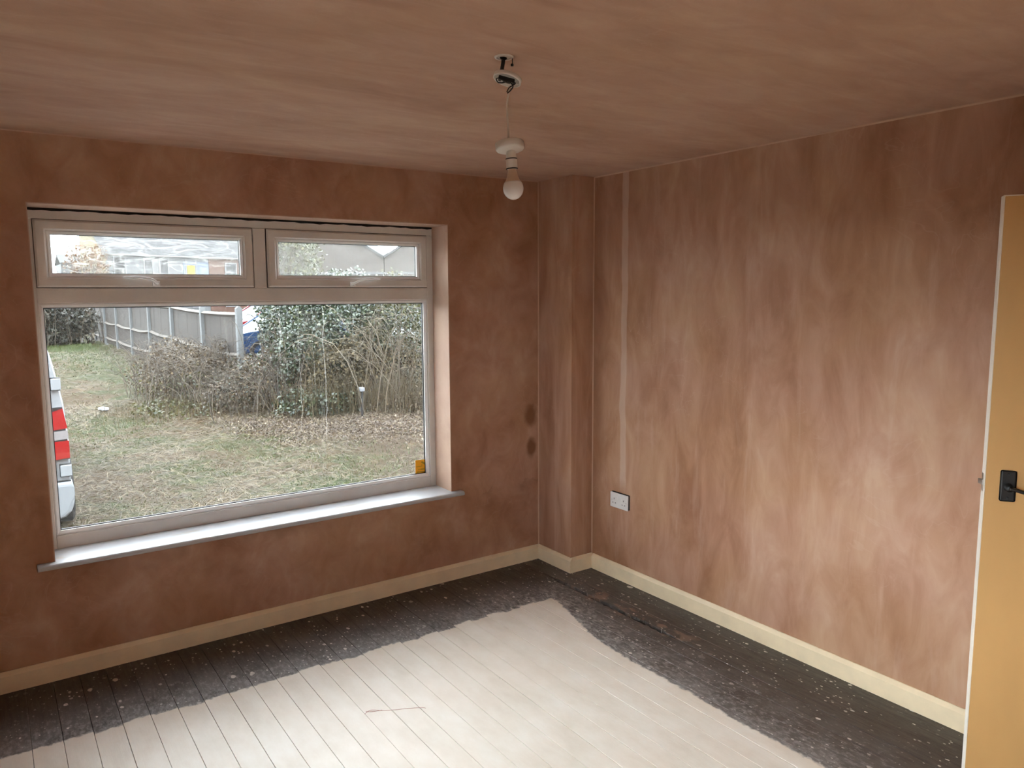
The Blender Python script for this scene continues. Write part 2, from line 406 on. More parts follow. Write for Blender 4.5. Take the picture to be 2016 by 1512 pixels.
def ring(name, x0, x1, z0, z1, w, y0, y1, m, parent, bev=.003, slope=0):
    """mitred rectangular ring; slope chamfers the inner front edge"""
    bm = bmesh.new()
    def loop(d, y): return [bm.verts.new((x, y, z)) for x, z in ((x0+d, z0+d), (x1-d, z0+d), (x1-d, z1-d), (x0+d, z1-d))]
    L = [loop(0, y1), loop(0, y0+bev), loop(bev, y0), loop(w-max(slope, bev), y0), loop(w, y0+max(slope*.8, bev)), loop(w, y1)]
    for a, b in zip(L, L[1:]+L[:1]):
        for i in range(4): bm.faces.new((a[i], a[(i+1)%4], b[(i+1)%4], b[i]))
    return bm_obj(name, bm, m, parent)
def glass_mat(name, dirt, streak, seed):
    q = NT(name); t = q.t; t.nodes.remove(q.b); p = q.map(q.pos, loc=(seed, 0, seed*.3))
    tr = q.n('ShaderNodeBsdfTransparent', {0: (.93, .95, .95)}).outputs[0]
    gl = q.n('ShaderNodeBsdfGlossy', {'Color': (1,1,1), 'Roughness': .02}).outputs[0]
    fr = q.n('ShaderNodeFresnel', {'IOR': 1.45}).outputs[0]
    base = q.n('ShaderNodeMixShader', {0: q.math('MULTIPLY', fr, .8), 1: tr, 2: gl}).outputs[0]
    dusty = q.n('ShaderNodeBsdfTranslucent', {0: (.80, .78, .72)}).outputs[0]
    dd = q.n('ShaderNodeBsdfDiffuse', {0: (.6, .6, .58)}).outputs[0]
    ds = q.n('ShaderNodeMixShader', {0: .25, 1: dusty, 2: dd}).outputs[0]
    a = q.noise(q.map(p, scale=(1,1,2.6)), 4, 7, .62, 1.6)
    b = q.noise(q.map(p, scale=(1,1,1.0)), 1.6, 4, .5)
    wip = q.noise(q.map(p, scale=(.8,1,3.2), rot=(0,.12,0)), 6.5, 5, .6, 3.2)
    rid = q.math('MULTIPLY', q.mr(q.math('ABSOLUTE', q.math('SUBTRACT', q.noise(q.map(p, scale=(.7,1,2.4), loc=(1,0,3)), 4.5, 3, .5, 2.6), .5)), .022, .002), q.mr(q.noise(p, 3, 2), .42, .6))
    f = q.math('ADD', q.math('MULTIPLY', q.mr(a, .35, .75), dirt[0]), q.math('MULTIPLY', q.mr(b, .3, .7), dirt[1]))
    f = q.math('ADD', f, q.math('MULTIPLY', q.math('ADD', q.mr(wip, .58, .72), rid), dirt[2]))
    if streak:
        x, y, z = q.xyz(q.pos)
        n = q.mr(q.noise(q.map(q.pos, scale=(.3,.3,1)), 9, 4), .3, .7, -.008, .008)
        for cx, w, zlo, amt in ((-1.498, .0022, .90, .16), (-1.64, .0028, .95, .07), (-1.56, .0018, 1.15, .09), (-1.74, .0022, 1.2, .06), (-1.32, .0016, 1.25, .06), (-1.22, .0016, 1.1, .05), (-2.02, .003, 1.3, .03)):
            d = q.math('ABSOLUTE', q.math('SUBTRACT', q.math('ADD', x, n), cx))
            f = q.math('ADD', f, q.math('MULTIPLY', q.math('MULTIPLY', q.mr(d, w*1.6, w*.4), q.mr(z, zlo, zlo+.08)), amt*.45))
    f = q.math('ADD', f, dirt[3])
    sh = q.n('ShaderNodeMixShader', {0: f, 1: base, 2: ds}).outputs[0]
    t.links.new(sh, q.out.inputs[0]); return q.m
G_big = glass_mat('dusty_glass', (.006, .004, .005, .0012), True, 0)
G_top1 = glass_mat('smeared_glass', (.022, .012, .13, .026), False, 3.3)
G_top2 = glass_mat('grimy_glass', (.022, .010, .040, .024), False, 8.1)
M_gap2 = plain('sash_shadow_line', (.12, .10, .085), .8)
M_hand = plain('white_handle', (.92, .92, .91), .25, .02, 20)
# large fixed pane
ring('glazing_bead', -2.8361, -.8599, .6039, TZ0+.0001, .020, FY0+.006, FY0+.03, M_upvc_bead, win, .002, .012)
ring('gasket', -2.8161, -.8799, .6239, TZ0-.0199, .004, FY0+.027, FY0+.036, M_gasket, win, .001)
boxo('glass_pane', (-2.826, -.870, FY0+.030, FY0+.034, .614, 1.673), G_big, win)
# two top-hung lights
for (a, b, gm, hx, hs) in ((-2.836, -1.874, G_top1, -2.345, -1), (-1.806, -.860, G_top2, -1.337, 1)):
    ring('frame_stop', a-.002, b+.002, TZ1-.002, 2.060, .016, FY0+.040, FY1-.004, M_upvc, win, .002)
    ring('sash_gap', a-.0005, b+.0005, TZ1-.0005, 2.0585, .005, FY0-.0008, FY0+.003, M_gap2, win, .0004)
    sash = ring('sash', a+.003, b-.003, TZ1+.003, 2.055, .047, FY0-.014, FY0+.05, M_upvc, win, .008, .004)
    ring('glazing_bead', a+.0499, b-.0499, TZ1+.0489, 2.0091, .016, FY0-.006, FY0+.02, M_upvc_bead, sash, .002, .010)
    ring('gasket', a+.0655, b-.0655, TZ1+.0645, 1.9935, .003, FY0+.016, FY0+.024, M_gasket, sash, .001)
    boxo('glass_pane', (a+.056, b-.056, FY0+.019, FY0+.023, TZ1+.055, 2.003), gm, sash)
    hm = bmesh.new(); z0 = TZ1+.02
    box(hm, hx-.017, hx+.017, FY0-.024, FY0-.012, z0-.012, z0+.012, bev=.004)
    tube(hm, [(hx, FY0-.022, z0), (hx+hs*.004, FY0-.040, z0+.006), (hx+hs*.03, FY0-.056, z0+.020), (hx+hs*.08, FY0-.058, z0+.029), (hx+hs*.150, FY0-.054, z0+.027)], .0105, 10, 6, .62, .0065)
    h = bm_obj('handle', hm, M_hand, sash, True)
    kb = bmesh.new(); lathe(kb, [(0, .004), (.005, .004), (.005, -.002)], 14, Matrix.Translation((hx, FY0-.0245, z0-.001)) @ Matrix.Rotation(math.pi/2, 4, 'X'))
    bm_obj('lock_button', kb, M_gap, h)
# dark crack between frame and plaster along the head
ck = bmesh.new()
xs = np.linspace(WX0, WX1, 60); 
top = [(x, WZ1-.0045) for x in xs]; bot = [(x, FZ1-.001-.0035*(1+math.sin(i*2.3)*.6+math.sin(i*.7)*.5)*(1 if i > 34 else .8)) for i, x in enumerate(xs)]
prism(ck, top + bot[::-1], 'y', WD-.0012, WD+.001); bm_obj('sealant_gap', ck, M_gap, win)
# window board
sb = bmesh.new(); nose = [(-.036 - .006*math.sin(t)*0 - .0105*math.cos(t), WZ0-.0125 + .0125*math.sin(t)) for t in np.linspace(-math.pi/2, math.pi/2, 7)]
prism(sb, [(0.0, WZ0-.025)] + nose + [(0.0, WZ0)], 'x', -2.926, -.757)
prism(sb, [(0.0, WZ0-.025), (0.0, WZ0), (WD+.002, WZ0), (WD+.002, WZ0-.025)], 'x', WX0, WX1)
bm_obj('window_sill', sb, M_sill, win)

# ------------------------------------------------------------------ second window, unseen, added in the side wall to light the room
w2 = struct(empty('window_2')); tag(w2, 'white plastic side window, unseen, added for light from the left', 'window')
G_rear = glass_mat('clean_glass', (.004, .004, .002, .002), False, 5.0)
bm = bmesh.new(); ym = (RY0+RY1)/2
for a, b_, z0, z1 in ((RY0, RY0+.05, RZ0, RZ1), (RY1-.05, RY1, RZ0, RZ1), (ym-.03, ym+.03, RZ0+.06, RZ1-.05), (RY0+.05, RY1-.05, RZ0, RZ0+.06), (RY0+.05, RY1-.05, RZ1-.05, RZ1)): box(bm, XL-.20, XL-.14, a, b_, z0, z1, bev=.003)
bm_obj('frame', bm, M_upvc, w2)
for a, b_ in ((RY0+.05, ym-.03), (ym+.03, RY1-.05)): boxo('glass_pane', (XL-.172, XL-.168, a, b_, RZ0+.06, RZ1-.05), G_rear, w2)
boxo('window_sill', (XL-.14, XL+.035, RY0, RY1, RZ0-.025, RZ0), M_sill, w2, .006)
# ------------------------------------------------------------------ door (open into the room)
def door_mat(name, col):
    q = NT(name, .45); f = q.noise(q.map(q.pos, scale=(3,3,1)), 2.2, 5)
    q.color(q.ramp(f, [(.3, tuple(c*.94 for c in col)), (.7, tuple(min(1, c*1.04) for c in col))])); q.bump(q.noise(q.pos, 30, 4), .05, .002); return q.m
M_door = door_mat('magnolia_door_paint', (.60, .345, .125)); M_dedge = door_mat('white_door_edge', (.80, .74, .64))
dd_ = Vector((.553, -.833, 0)).normalized(); P0 = Vector((-.4275, -2.7395, .012))
door = struct(empty('door_1', P0, math.atan2(dd_.y, dd_.x))); tag(door, 'plain cream flush door standing open by the socket wall', 'door')
# local: x towards the hinge, y away from the camera side, z up
DW, DT, DH = .762, .040, 1.998
boxo('door_leaf', (.0035, DW-.0035, 0, DT, .0035, DH-.0035), M_door, door, .0015)
boxo('lipping', (0, .0034, .0005, DT-.0005, 0, DH), M_dedge, door, .001)
boxo('lipping', (.0035, DW, .0008, DT-.0008, DH-.0034, DH), M_dedge, door, .0005)
hp = boxo('handle_plate', (.043, .088, -.006, .0005, 1.035, 1.136), M_black, door, .006, 3)
lv = bmesh.new()
lathe(lv, [(0, .022), (.011, .022), (.012, 0), (.014, 0), (.014, -.001)], 20, Matrix.Translation((.0655, -.006, 1.082)) @ Matrix.Rotation(math.pi/2, 4, 'X'))
tube(lv, [(.064, -.034, 1.084), (.085, -.036, 1.080), (.115, -.036, 1.072), (.150, -.035, 1.066), (.172, -.032, 1.070)], .0105, 12, 6, .6, .008)
bm_obj('lever', lv, M_black, hp, True)
for zz in (1.047, 1.124):
    s_ = bmesh.new(); lathe(s_, [(0, .0015), (.003, .001), (.004, -.001)], 12, Matrix.Translation((.0655, -.0062, zz)) @ Matrix.Rotation(math.pi/2, 4, 'X')); bm_obj('screw', s_, M_black, hp)
lt = boxo('latch_plate', (-.0012, .0005, .008, .032, 1.06, 1.118), M_steel, door, .0004)
lb = bmesh.new(); prism(lb, [(-.011, .0325), (-.001, .034), (-.001, .012), (-.004, .012)], 'z', 1.081, 1.097); bm_obj('latch_bolt', lb, M_steel, lt)
for zz in (.18, 1.78):
    hb = bmesh.new(); lathe(hb, [(0, zz), (.006, zz), (.006, zz+.1), (0, zz+.1)], 12, Matrix.Translation((DW+.004, 0, 0))); bm_obj('hinge', hb, M_steel, door)

# ------------------------------------------------------------------ double socket
soc = empty('double_socket', (0, -.5865, .4835)); tag(soc, 'white double socket sitting loose on the pink plaster', 'socket')
def sbox(name, a, m, par, bev=.001): return boxo(name, a, m, par, bev)
# local frame: wall at x=0, room towards -x, y = world y
plate = boxo('face_plate', (-.0150, -.0065, -.0755, .0755, -.0455, .0455), M_white_plastic, soc, .0035, 3)
boxo('back_box', (-.0065, .0, -.0775, .068, -.040, .0485), M_gap, soc)
for sy in (.040, -.040):
    boxo('switch', (-.0175, -.0150, sy*.44-.0055, sy*.44+.0055, .006, .026), M_white_plastic, plate, .001)
    boxo('pin_slot', (-.0154, -.0149, sy-.002, sy+.002, .003, .013), M_gap, plate)
    for k in (-1, 1): boxo('pin_slot', (-.0154, -.0149, sy+k*.011-.0035, sy+k*.011+.0035, -.019, -.0145), M_gap, plate)
for sy in (.060, -.060):
    s_ = bmesh.new(); lathe(s_, [(0, .0012), (.003, .0008), (.0035, 0)], 12, Matrix.Translation((-.015, sy, .0)) @ Matrix.Rotation(-math.pi/2, 4, 'Y')); bm_obj('screw', s_, M_steel, plate)

# ------------------------------------------------------------------ pendant light
LP = Vector((-1.7453, -1.9311, H)); LA = .6075; RT = Vector((math.cos(LA), -math.sin(LA), 0)); FW = Vector((math.sin(LA), math.cos(LA), 0))   # swing of the hanging parts
pen = empty('pendant_light', LP); tag(pen, 'pendant light hanging from its loose wires with a bare bulb', 'pendant light')
def lp(lat, z, dep=0): v = RT*lat + FW*dep; return Vector((v.x, v.y, z-H))
BAS = Matrix((RT, FW, Vector((0,0,1)))).transposed().to_4x4()       # local x = to the right, y = away
M_rose = plain('rose_plastic', (.70, .64, .58), .4, .04, 20); M_wire = plain('dark_cable', (.02, .016, .014), .5, .2, 60)
M_flex = plain('white_flex', (.66, .58, .50), .45, .05, 30); M_tan = plain('bulb_collar', (.62, .46, .33), .4, .05, 30)
def bulbm():
    q = NT('opal_bulb', .22); q.color(q.ramp(q.noise(q.objco(), 6, 2), [(.3, (.80,.76,.74)), (.7, (.84,.80,.78))])); return q.m
M_bulb = bulbm()
b = bmesh.new(); lathe(b, [(.019, -.0005), (.019, -.003), (.0265, -.0035), (.0285, 0)], 36, Matrix.Translation(lp(.003, H)) @ BAS); bm_obj('ceiling_plate', b, M_rose, pen, True)
b = bmesh.new(); lathe(b, [(0, -.001), (.0195, -.001)], 30, Matrix.Translation(lp(.003, H)) @ BAS); bm_obj('ceiling_hole', b, M_rose, pen)
b = bmesh.new(); tube(b, [lp(.002, 2.412), lp(.001, 2.390), lp(-.003, 2.365), lp(-.006, 2.342)], .0058, 10); bm_obj('cable_stub', b, M_wire, pen, True)
b = bmesh.new(); tube(b, [lp(-.006, 2.3995), lp(-.004, 2.394, -.006), lp(.004, 2.391, -.008), lp(.009, 2.395, -.004)], .0035, 8); bm_obj('cable_end', b, M_wire, pen, True)
b = bmesh.new(); tube(b, [lp(.027, 2.400, .004), lp(.0275, 2.386, .002), lp(.027, 2.3795)], .0012, 6); tube(b, [lp(.027, 2.380), lp(.027, 2.374)], .0042, 8, 1); bm_obj('hanging_screw', b, M_wire, pen, True)
# tilted rose base seen from below
TR = Matrix.Translation(lp(.0135, 2.341)) @ BAS @ Matrix.Rotation(math.radians(15), 4, 'Y') @ Matrix.Rotation(math.radians(-9), 4, 'X')
b = bmesh.new(); lathe(b, [(0, .006), (.036, .006), (.0415, .003), (.042, -.008), (.0385, -.008), (.0375, -.001), (0, -.001)], 40, TR); rb_ = bm_obj('rose_base', b, M_rose, pen, True)
b = bmesh.new()
box(b, -.026, .022, -.009, .009, -.013, -.001, bev=.002)
for v in b.verts: v.co = TR @ v.co
bm_obj('terminal_block', b, M_wire, rb_)
def wire(name, pts, r, m):
    b = bmesh.new(); tube(b, [TR @ Vector(p) for p in pts], r, 6, 7); bm_obj(name, b, m, rb_, True)
wire('wire', [(-.024,-.004,-.008), (-.030,-.010,-.016), (-.022,-.014,-.026), (-.008,-.012,-.022), (.002,-.006,-.012)], .0019, M_wire)
wire('wire', [(-.018,.004,-.008), (-.022,-.012,-.014), (-.012,-.017,-.017), (.004,-.014,-.020), (.012,-.006,-.012)], .0018, M_wire)
wire('wire', [(.004,-.004,-.010), (.014,-.014,-.018), (.022,-.012,-.026), (.017,-.004,-.036), (.010,0,-.044)], .0019, M_wire)
wire('wire', [(.020,-.002,-.008), (.026,-.010,-.014), (.022,-.014,-.022), (.012,-.008,-.030), (.008,-.002,-.042)], .0018, M_wire)
for q_ in ((-.014,-.010), (.014,-.011), (0,-.011)):
    b = bmesh.new(); lathe(b, [(0, -.0165), (.0032, -.0165), (.0035, -.012)], 10, TR @ Matrix.Translation((q_[0], q_[1]*.4, 0))); bm_obj('terminal_screw', b, M_steel, rb_)
b = bmesh.new(); lathe(b, [(0,-.001), (.0045,-.001), (.005,-.012), (.003,-.013), (0,-.013)], 14, TR @ Matrix.Translation((.031, 0, 0))); bm_obj('screw_pillar', b, M_rose, rb_)
b = bmesh.new(); tube(b, [lp(.0185, 2.318), lp(.0165, 2.300), lp(.0115, 2.272), lp(.0115, 2.24), lp(.0140, 2.205), lp(.0150, 2.160)], .0029, 10); bm_obj('flex', b, M_flex, pen, True)
# rose cover slid down the flex
TC = Matrix.Translation(lp(.0185, 2.1455)) @ BAS @ Matrix.Rotation(math.radians(-5), 4, 'Y') @ Matrix.Rotation(math.radians(-9), 4, 'X')
b = bmesh.new(); lathe(b, [(.038, .0120), (.0415, .0125), (.0425, .011), (.0425, -.005), (.040, -.0085), (.034, -.0105), (.012, -.0125), (.0045, -.0125), (.0045, -.0105), (.012, -.0105), (.034, -.0085), (.038, -.005)], 48, TC); bm_obj('rose_cover', b, M_rose, pen, True)
TH = Matrix.Translation(lp(.0215, 2.1345)) @ BAS @ Matrix.Rotation(math.radians(-3.5), 4, 'Y')
b = bmesh.new(); lathe(b, [(0, .004), (.008, .004), (.012, 0), (.0145, -.008), (.0155, -.0225), (.0165, -.0235), (.0165, -.050), (.0155, -.051), (.0155, -.053), (.0120, -.0535)], 32, TH); lh = bm_obj('lamp_holder', b, M_rose, pen, True)
for z_, r_ in ((-.0232, .0167), (-.0515, .0170)):
    b = bmesh.new(); lathe(b, [(r_-.002, z_+.0018), (r_+.0002, z_+.0014), (r_+.0006, z_), (r_+.0002, z_-.0014), (r_-.002, z_-.0018)], 32, TH); bm_obj('shade_ring_gap', b, M_gap, lh)
b = bmesh.new(); lathe(b, [(.0115, -.053), (.0125, -.057), (.0135, -.062), (.0165, -.074), (.0205, -.084), (.0240, -.090)], 36, TH); co_ = bm_obj('bulb_collar', b, M_tan, pen, True)
b = bmesh.new(); prof = [(.0240, -.0895)] + [(.0305*math.cos(t), -.1085 - .0305*math.sin(t)*1.08) for t in np.linspace(-.62, math.pi/2-.001, 18)] + [(0, -.1085-.0305*1.08)]
lathe(b, prof, 40, TH); bm_obj('bulb', b, M_bulb, pen, True)

# ------------------------------------------------------------------ sticker on the glass
M_yel = plain('sticker_yellow', (.90, .42, .01), .5, .03, 60); M_ywhite = plain('sticker_border', (.85, .78, .62), .5, .03, 60); M_ydark = plain('sticker_print', (.42, .27, .01), .5, .1, 60)
stk = empty('warning_sticker', (-.909, FY0+.0298, .665)); stk.rotation_euler = (0, math.radians(1.5), 0); tag(stk, 'small square yellow camera sticker on the big window pane', 'sticker')
boxo('sticker_backing', (-.040, .040, -.0006, 0, -.046, .046), M_ywhite, stk)
boxo('sticker_face', (-.0375, .0375, -.0010, -.0006, -.0435, .0435), M_yel, stk)
b = bmesh.new(); box(b, -.016, .016, -.0014, -.001, -.0055, .0055)
for v in b.verts:
    x_, z_ = v.co.x, v.co.z; a_ = math.radians(-32); v.co.x = .016 + x_*math.cos(a_) - z_*math.sin(a_); v.co.z = .023 + x_*math.sin(a_) + z_*math.cos(a_)
bm_obj('camera_icon', b, M_ydark, stk)
b = bmesh.new(); box(b, .004, .0065, -.0014, -.001, .004, .017); box(b, -.030, .0065, -.0014, -.001, .002, .0042); box(b, -.031, -.029, -.0014, -.001, -.002, .008); bm_obj('bracket_icon', b, M_ydark, stk)
for r_, (x0, x1) in enumerate(((-.018, -.010), (-.006, .022))): boxo('print_line', (x0, x1, -.0014, -.001, -.018, -.012), M_ydark, stk)
boxo('print_line', (-.030, .030, -.0014, -.001, -.034, -.028), M_ydark, stk)

# ------------------------------------------------------------------ bits on the floor
b = bmesh.new()
tube(b, [(-1.872,-1.075,.0012), (-1.84,-1.062,.0016), (-1.80,-1.092,.0012), (-1.762,-1.115,.0016), (-1.715,-1.135,.0012), (-1.66,-1.165,.0012), (-1.645,-1.18,.0012)], .0007, 5, 5)
tube(b, [(-1.86,-1.06,.0012), (-1.835,-1.078,.0018), (-1.80,-1.088,.0012)], .0008, 5, 5)
tag(bm_obj('thread', b, plain('red_thread', (.55, .24, .19), .8)), 'thin reddish thread lying on the white boards', 'thread')

# ================================================================== outdoors
def gz(x, y):
    t = np.clip((np.asarray(y, float)-3.0)/18.0, 0, 1)
    return -.36 + .16*t + .025*np.sin(np.asarray(x)*1.3+np.asarray(y)*.7) + .015*np.sin(np.asarray(x)*3.1-np.asarray(y)*2.3)
def ground_mat():
    q = NT('rough_lawn', .95, .1); p = q.pos
    a = q.noise(p, .55, 6, .6, .6); b_ = q.noise(q.map(p, scale=(1,1.4,1)), 2.6, 6, .65, .5); f = q.noise(q.map(p, scale=(1,1,1)), 24, 6, .7, 1)
    straw = q.ramp(f, [(.3, (.085, .062, .034)), (.5, (.15, .115, .066)), (.72, (.235, .19, .125))])
    green = q.ramp(f, [(.3, (.028, .056, .006)), (.5, (.07, .128, .014)), (.72, (.12, .19, .035))])
    x, y, z = q.xyz(p)
    m = q.math('ADD', q.math('MULTIPLY', a, .6), q.math('MULTIPLY', b_, .4))
    lush = q.math('MULTIPLY', q.mr(y, 11, 17), q.mr(x, -1.5, -.4))
    c = q.mix(q.mr(q.math('ADD', m, q.math('MULTIPLY', lush, .16)), .47, .57), straw, green)
    soil = q.ramp(f, [(.3, (.055, .042, .036)), (.7, (.21, .165, .155))])
    c = q.mix(q.math('MULTIPLY', q.mr(x, .2, 1.2), q.mr(b_, .35, .5)), c, soil)
    c = q.mix(1., c, (AL*.74, AL*.57, AL*.33), 'MULTIPLY'); q.color(c); q.bump(q.math('ADD', f, b_), .8, .05); return q.m
nx, ny = 130, 150
gx = np.concatenate([np.linspace(-45, -6, 20), np.linspace(-5.6, 6, 80), np.linspace(6.6, 60, 30)])
gy = np.concatenate([np.linspace(-40, .3, 12), np.linspace(.32, 30, 120), np.linspace(31, 120, 30)])
X, Y = np.meshgrid(gx, gy); Z = np.where((Y < .31) & (X > XL-.2) & (X < 1.6), -.6, gz(X, Y)) + np.where((X > -5.6) & (X < 6) & (Y < 30), RNG.normal(0, .008, X.shape), 0)
V = np.stack([X, Y, Z], -1).reshape(-1, 3); I = np.arange(len(V)).reshape(len(gy), len(gx))
Fq = np.stack([I[:-1,:-1], I[:-1,1:], I[1:,1:], I[1:,:-1]], -1).reshape(-1, 4)
M_gr = ground_mat(); gr = struct(np_mesh('ground', V, Fq, M_gr)); tag(gr, 'rough garden ground outside the window', 'ground')

def leafmat(name, stops, rough=.5, trans=.25, spec=.4):
    q = NT(name, rough, spec); c = q.ramp(q.island(), [(p, tuple(v*AL*w for v, w in zip(k, (1., .85, .58)))) for p, k in stops]); q.color(c)
    if trans:
        tl = q.n('ShaderNodeBsdfTranslucent', {0: c}).outputs[0]
        mx = q.n('ShaderNodeMixShader', {0: trans, 1: q.b.outputs[0], 2: tl}).outputs[0]; q.t.links.new(mx, q.out.inputs[0])
    return q.m
def blades(name, P, L, w, lean, m, parent=None, bend=.35):
    """thin tapering blades: two-segment strips; P (N,3), L (N,), lean angle from vertical (N,)"""
    n = len(P); az = RNG.uniform(0, 2*np.pi, n); d = np.stack([np.cos(az)*np.sin(lean), np.sin(az)*np.sin(lean), np.cos(lean)], -1)
    s = np.stack([-np.sin(az+RNG.normal(0,.4,n)), np.cos(az), RNG.normal(0,.25,n)], -1); s /= np.linalg.norm(s, axis=1)[:,None]
    mid = P + d*(L*.55)[:,None]; tip = P + d*L[:,None]; tip[:,2] -= bend*L*np.sin(lean)*.6
    tip[:,:2] += RNG.normal(0, .12, (n,2))*L[:,None]
    w_ = (np.asarray(w)*np.ones(n))[:,None]
    V = np.stack([P-s*w_*.5, P+s*w_*.5, mid+s*w_*.4, mid-s*w_*.4, tip], 1).reshape(-1,3)
    b0 = (np.arange(n)*5)[:,None]
    F = np.concatenate([b0+np.array([0,1,2]), b0+np.array([0,2,3]), b0+np.array([3,2,4])], 1).reshape(-1,3)
    return np_mesh(name, V, F, m, parent)
def in_view(n, y0, y1, pw=1.0):
    """points spread over the wedge of ground that the window looks out on"""
    y = y0 + (y1-y0)*RNG.random(n)**pw
    xl = -3.4 + (y+3.83)*.0115; xr = -3.0388 + (y+3.83)*.60
    return xl + (xr-xl)*RNG.random(n), y
M_grass = leafmat('green_blades', [(0, (.028,.07,.006)), (.5, (.085,.175,.018)), (1, (.18,.29,.06))], .6, .3)
M_straw = leafmat('straw_blades', [(0, (.05,.036,.02)), (.45, (.16,.12,.066)), (.8, (.29,.24,.15)), (1, (.55,.50,.41))], .7, .15)
def patch(x, y, s=0):
    return np.sin(x*1.1+s)*np.cos(y*.8+s*2)+.6*np.sin(x*2.3-y*1.7+s)+.35*np.sin(x*4.9+y*3.1+s*3)
n = 52000; x, y = in_view(n, .8, 11, 1.0); keep = patch(x, y, 1.0) + RNG.normal(0,.45,n) - .5*np.clip(x,0,9) > .15; x, y = x[keep], y[keep]
x2, y2 = in_view(30000, 9, 32, .8); k2 = (patch(x2*.6, y2*.5, 2) + RNG.normal(0,.4,len(x2)) + np.clip((y2-14)*.12, 0, 1.4) > .2) & (x2 < .9); x2, y2 = x2[k2], y2[k2]
xa, ya = np.concatenate([x, x2]), np.concatenate([y, y2]); P = np.stack([xa, ya, gz(xa, ya)-.005], -1)
sc = 1+np.clip(ya-6, 0, 20)*.06
g1 = blades('grass', P, RNG.uniform(.025,.07,len(P))*sc, .005*sc, RNG.uniform(.2,1.35,len(P)), M_grass)
tag(g1, 'short green grass growing in patches across the rough lawn', 'grass', kind='stuff')
n = 80000; x, y = in_view(n, .8, 12, 1.0); keep = patch(x, y, 1.0) + RNG.normal(0,.7,n) < .75; x, y = x[keep], y[keep]
x2, y2 = in_view(26000, 10, 26, .9); k2 = x2 < .9; x2, y2 = x2[k2], y2[k2]
xa, ya = np.concatenate([x, x2]), np.concatenate([y, y2]); P = np.stack([xa, ya, gz(xa, ya)+RNG.uniform(0,.02,len(xa))], -1); sc = 1+np.clip(ya-6, 0, 20)*.07
g2 = blades('straw', P, RNG.uniform(.05,.17,len(P))*sc, .0045*sc, RNG.uniform(1.15,1.62,len(P)), M_straw, None, .1)
tag(g2, 'dry straw-coloured cut grass lying over the lawn', 'dry grass', kind='stuff')

# ---- shrubs -----------------------------------------------------------
def blob_pts(n, c, r, shell=.55):
    d = RNG.normal(size=(n,3)); d /= np.linalg.norm(d, axis=1)[:,None]
    lump = 1 + .16*np.sin(d[:,0]*5+c[0]*3)*np.cos(d[:,2]*4+c[1]) + .12*np.sin(d[:,1]*7+c[1]*2+d[:,2]*5)
    rr = (shell + (1-shell)*RNG.random(n)**.6)*lump
    P = np.asarray(c) + d*rr[:,None]*np.asarray(r)
    return P[P[:,2] > gz(P[:,0], P[:,1])+.02]
def leaves(name, P, size, m, parent, aspect=.75):
    n = len(P); sz = RNG.uniform(.6, 1.3, n)*size
    a = RNG.normal(size=(n,3)); a /= np.linalg.norm(a,axis=1)[:,None]; b = np.cross(a, RNG.normal(size=(n,3))); b /= np.linalg.norm(b,axis=1)[:,None]
    A = a*sz[:,None]*.5; B = b*sz[:,None]*.5*aspect
    V = np.stack([P-A, P+B*.9-A*.15, P+A, P-B*.9-A*.15], 1).reshape(-1,3)
    F = (np.arange(n)*4)[:,None] + np.arange(4)
    return tag(np_mesh(name, V, F, m, parent), kind='stuff')
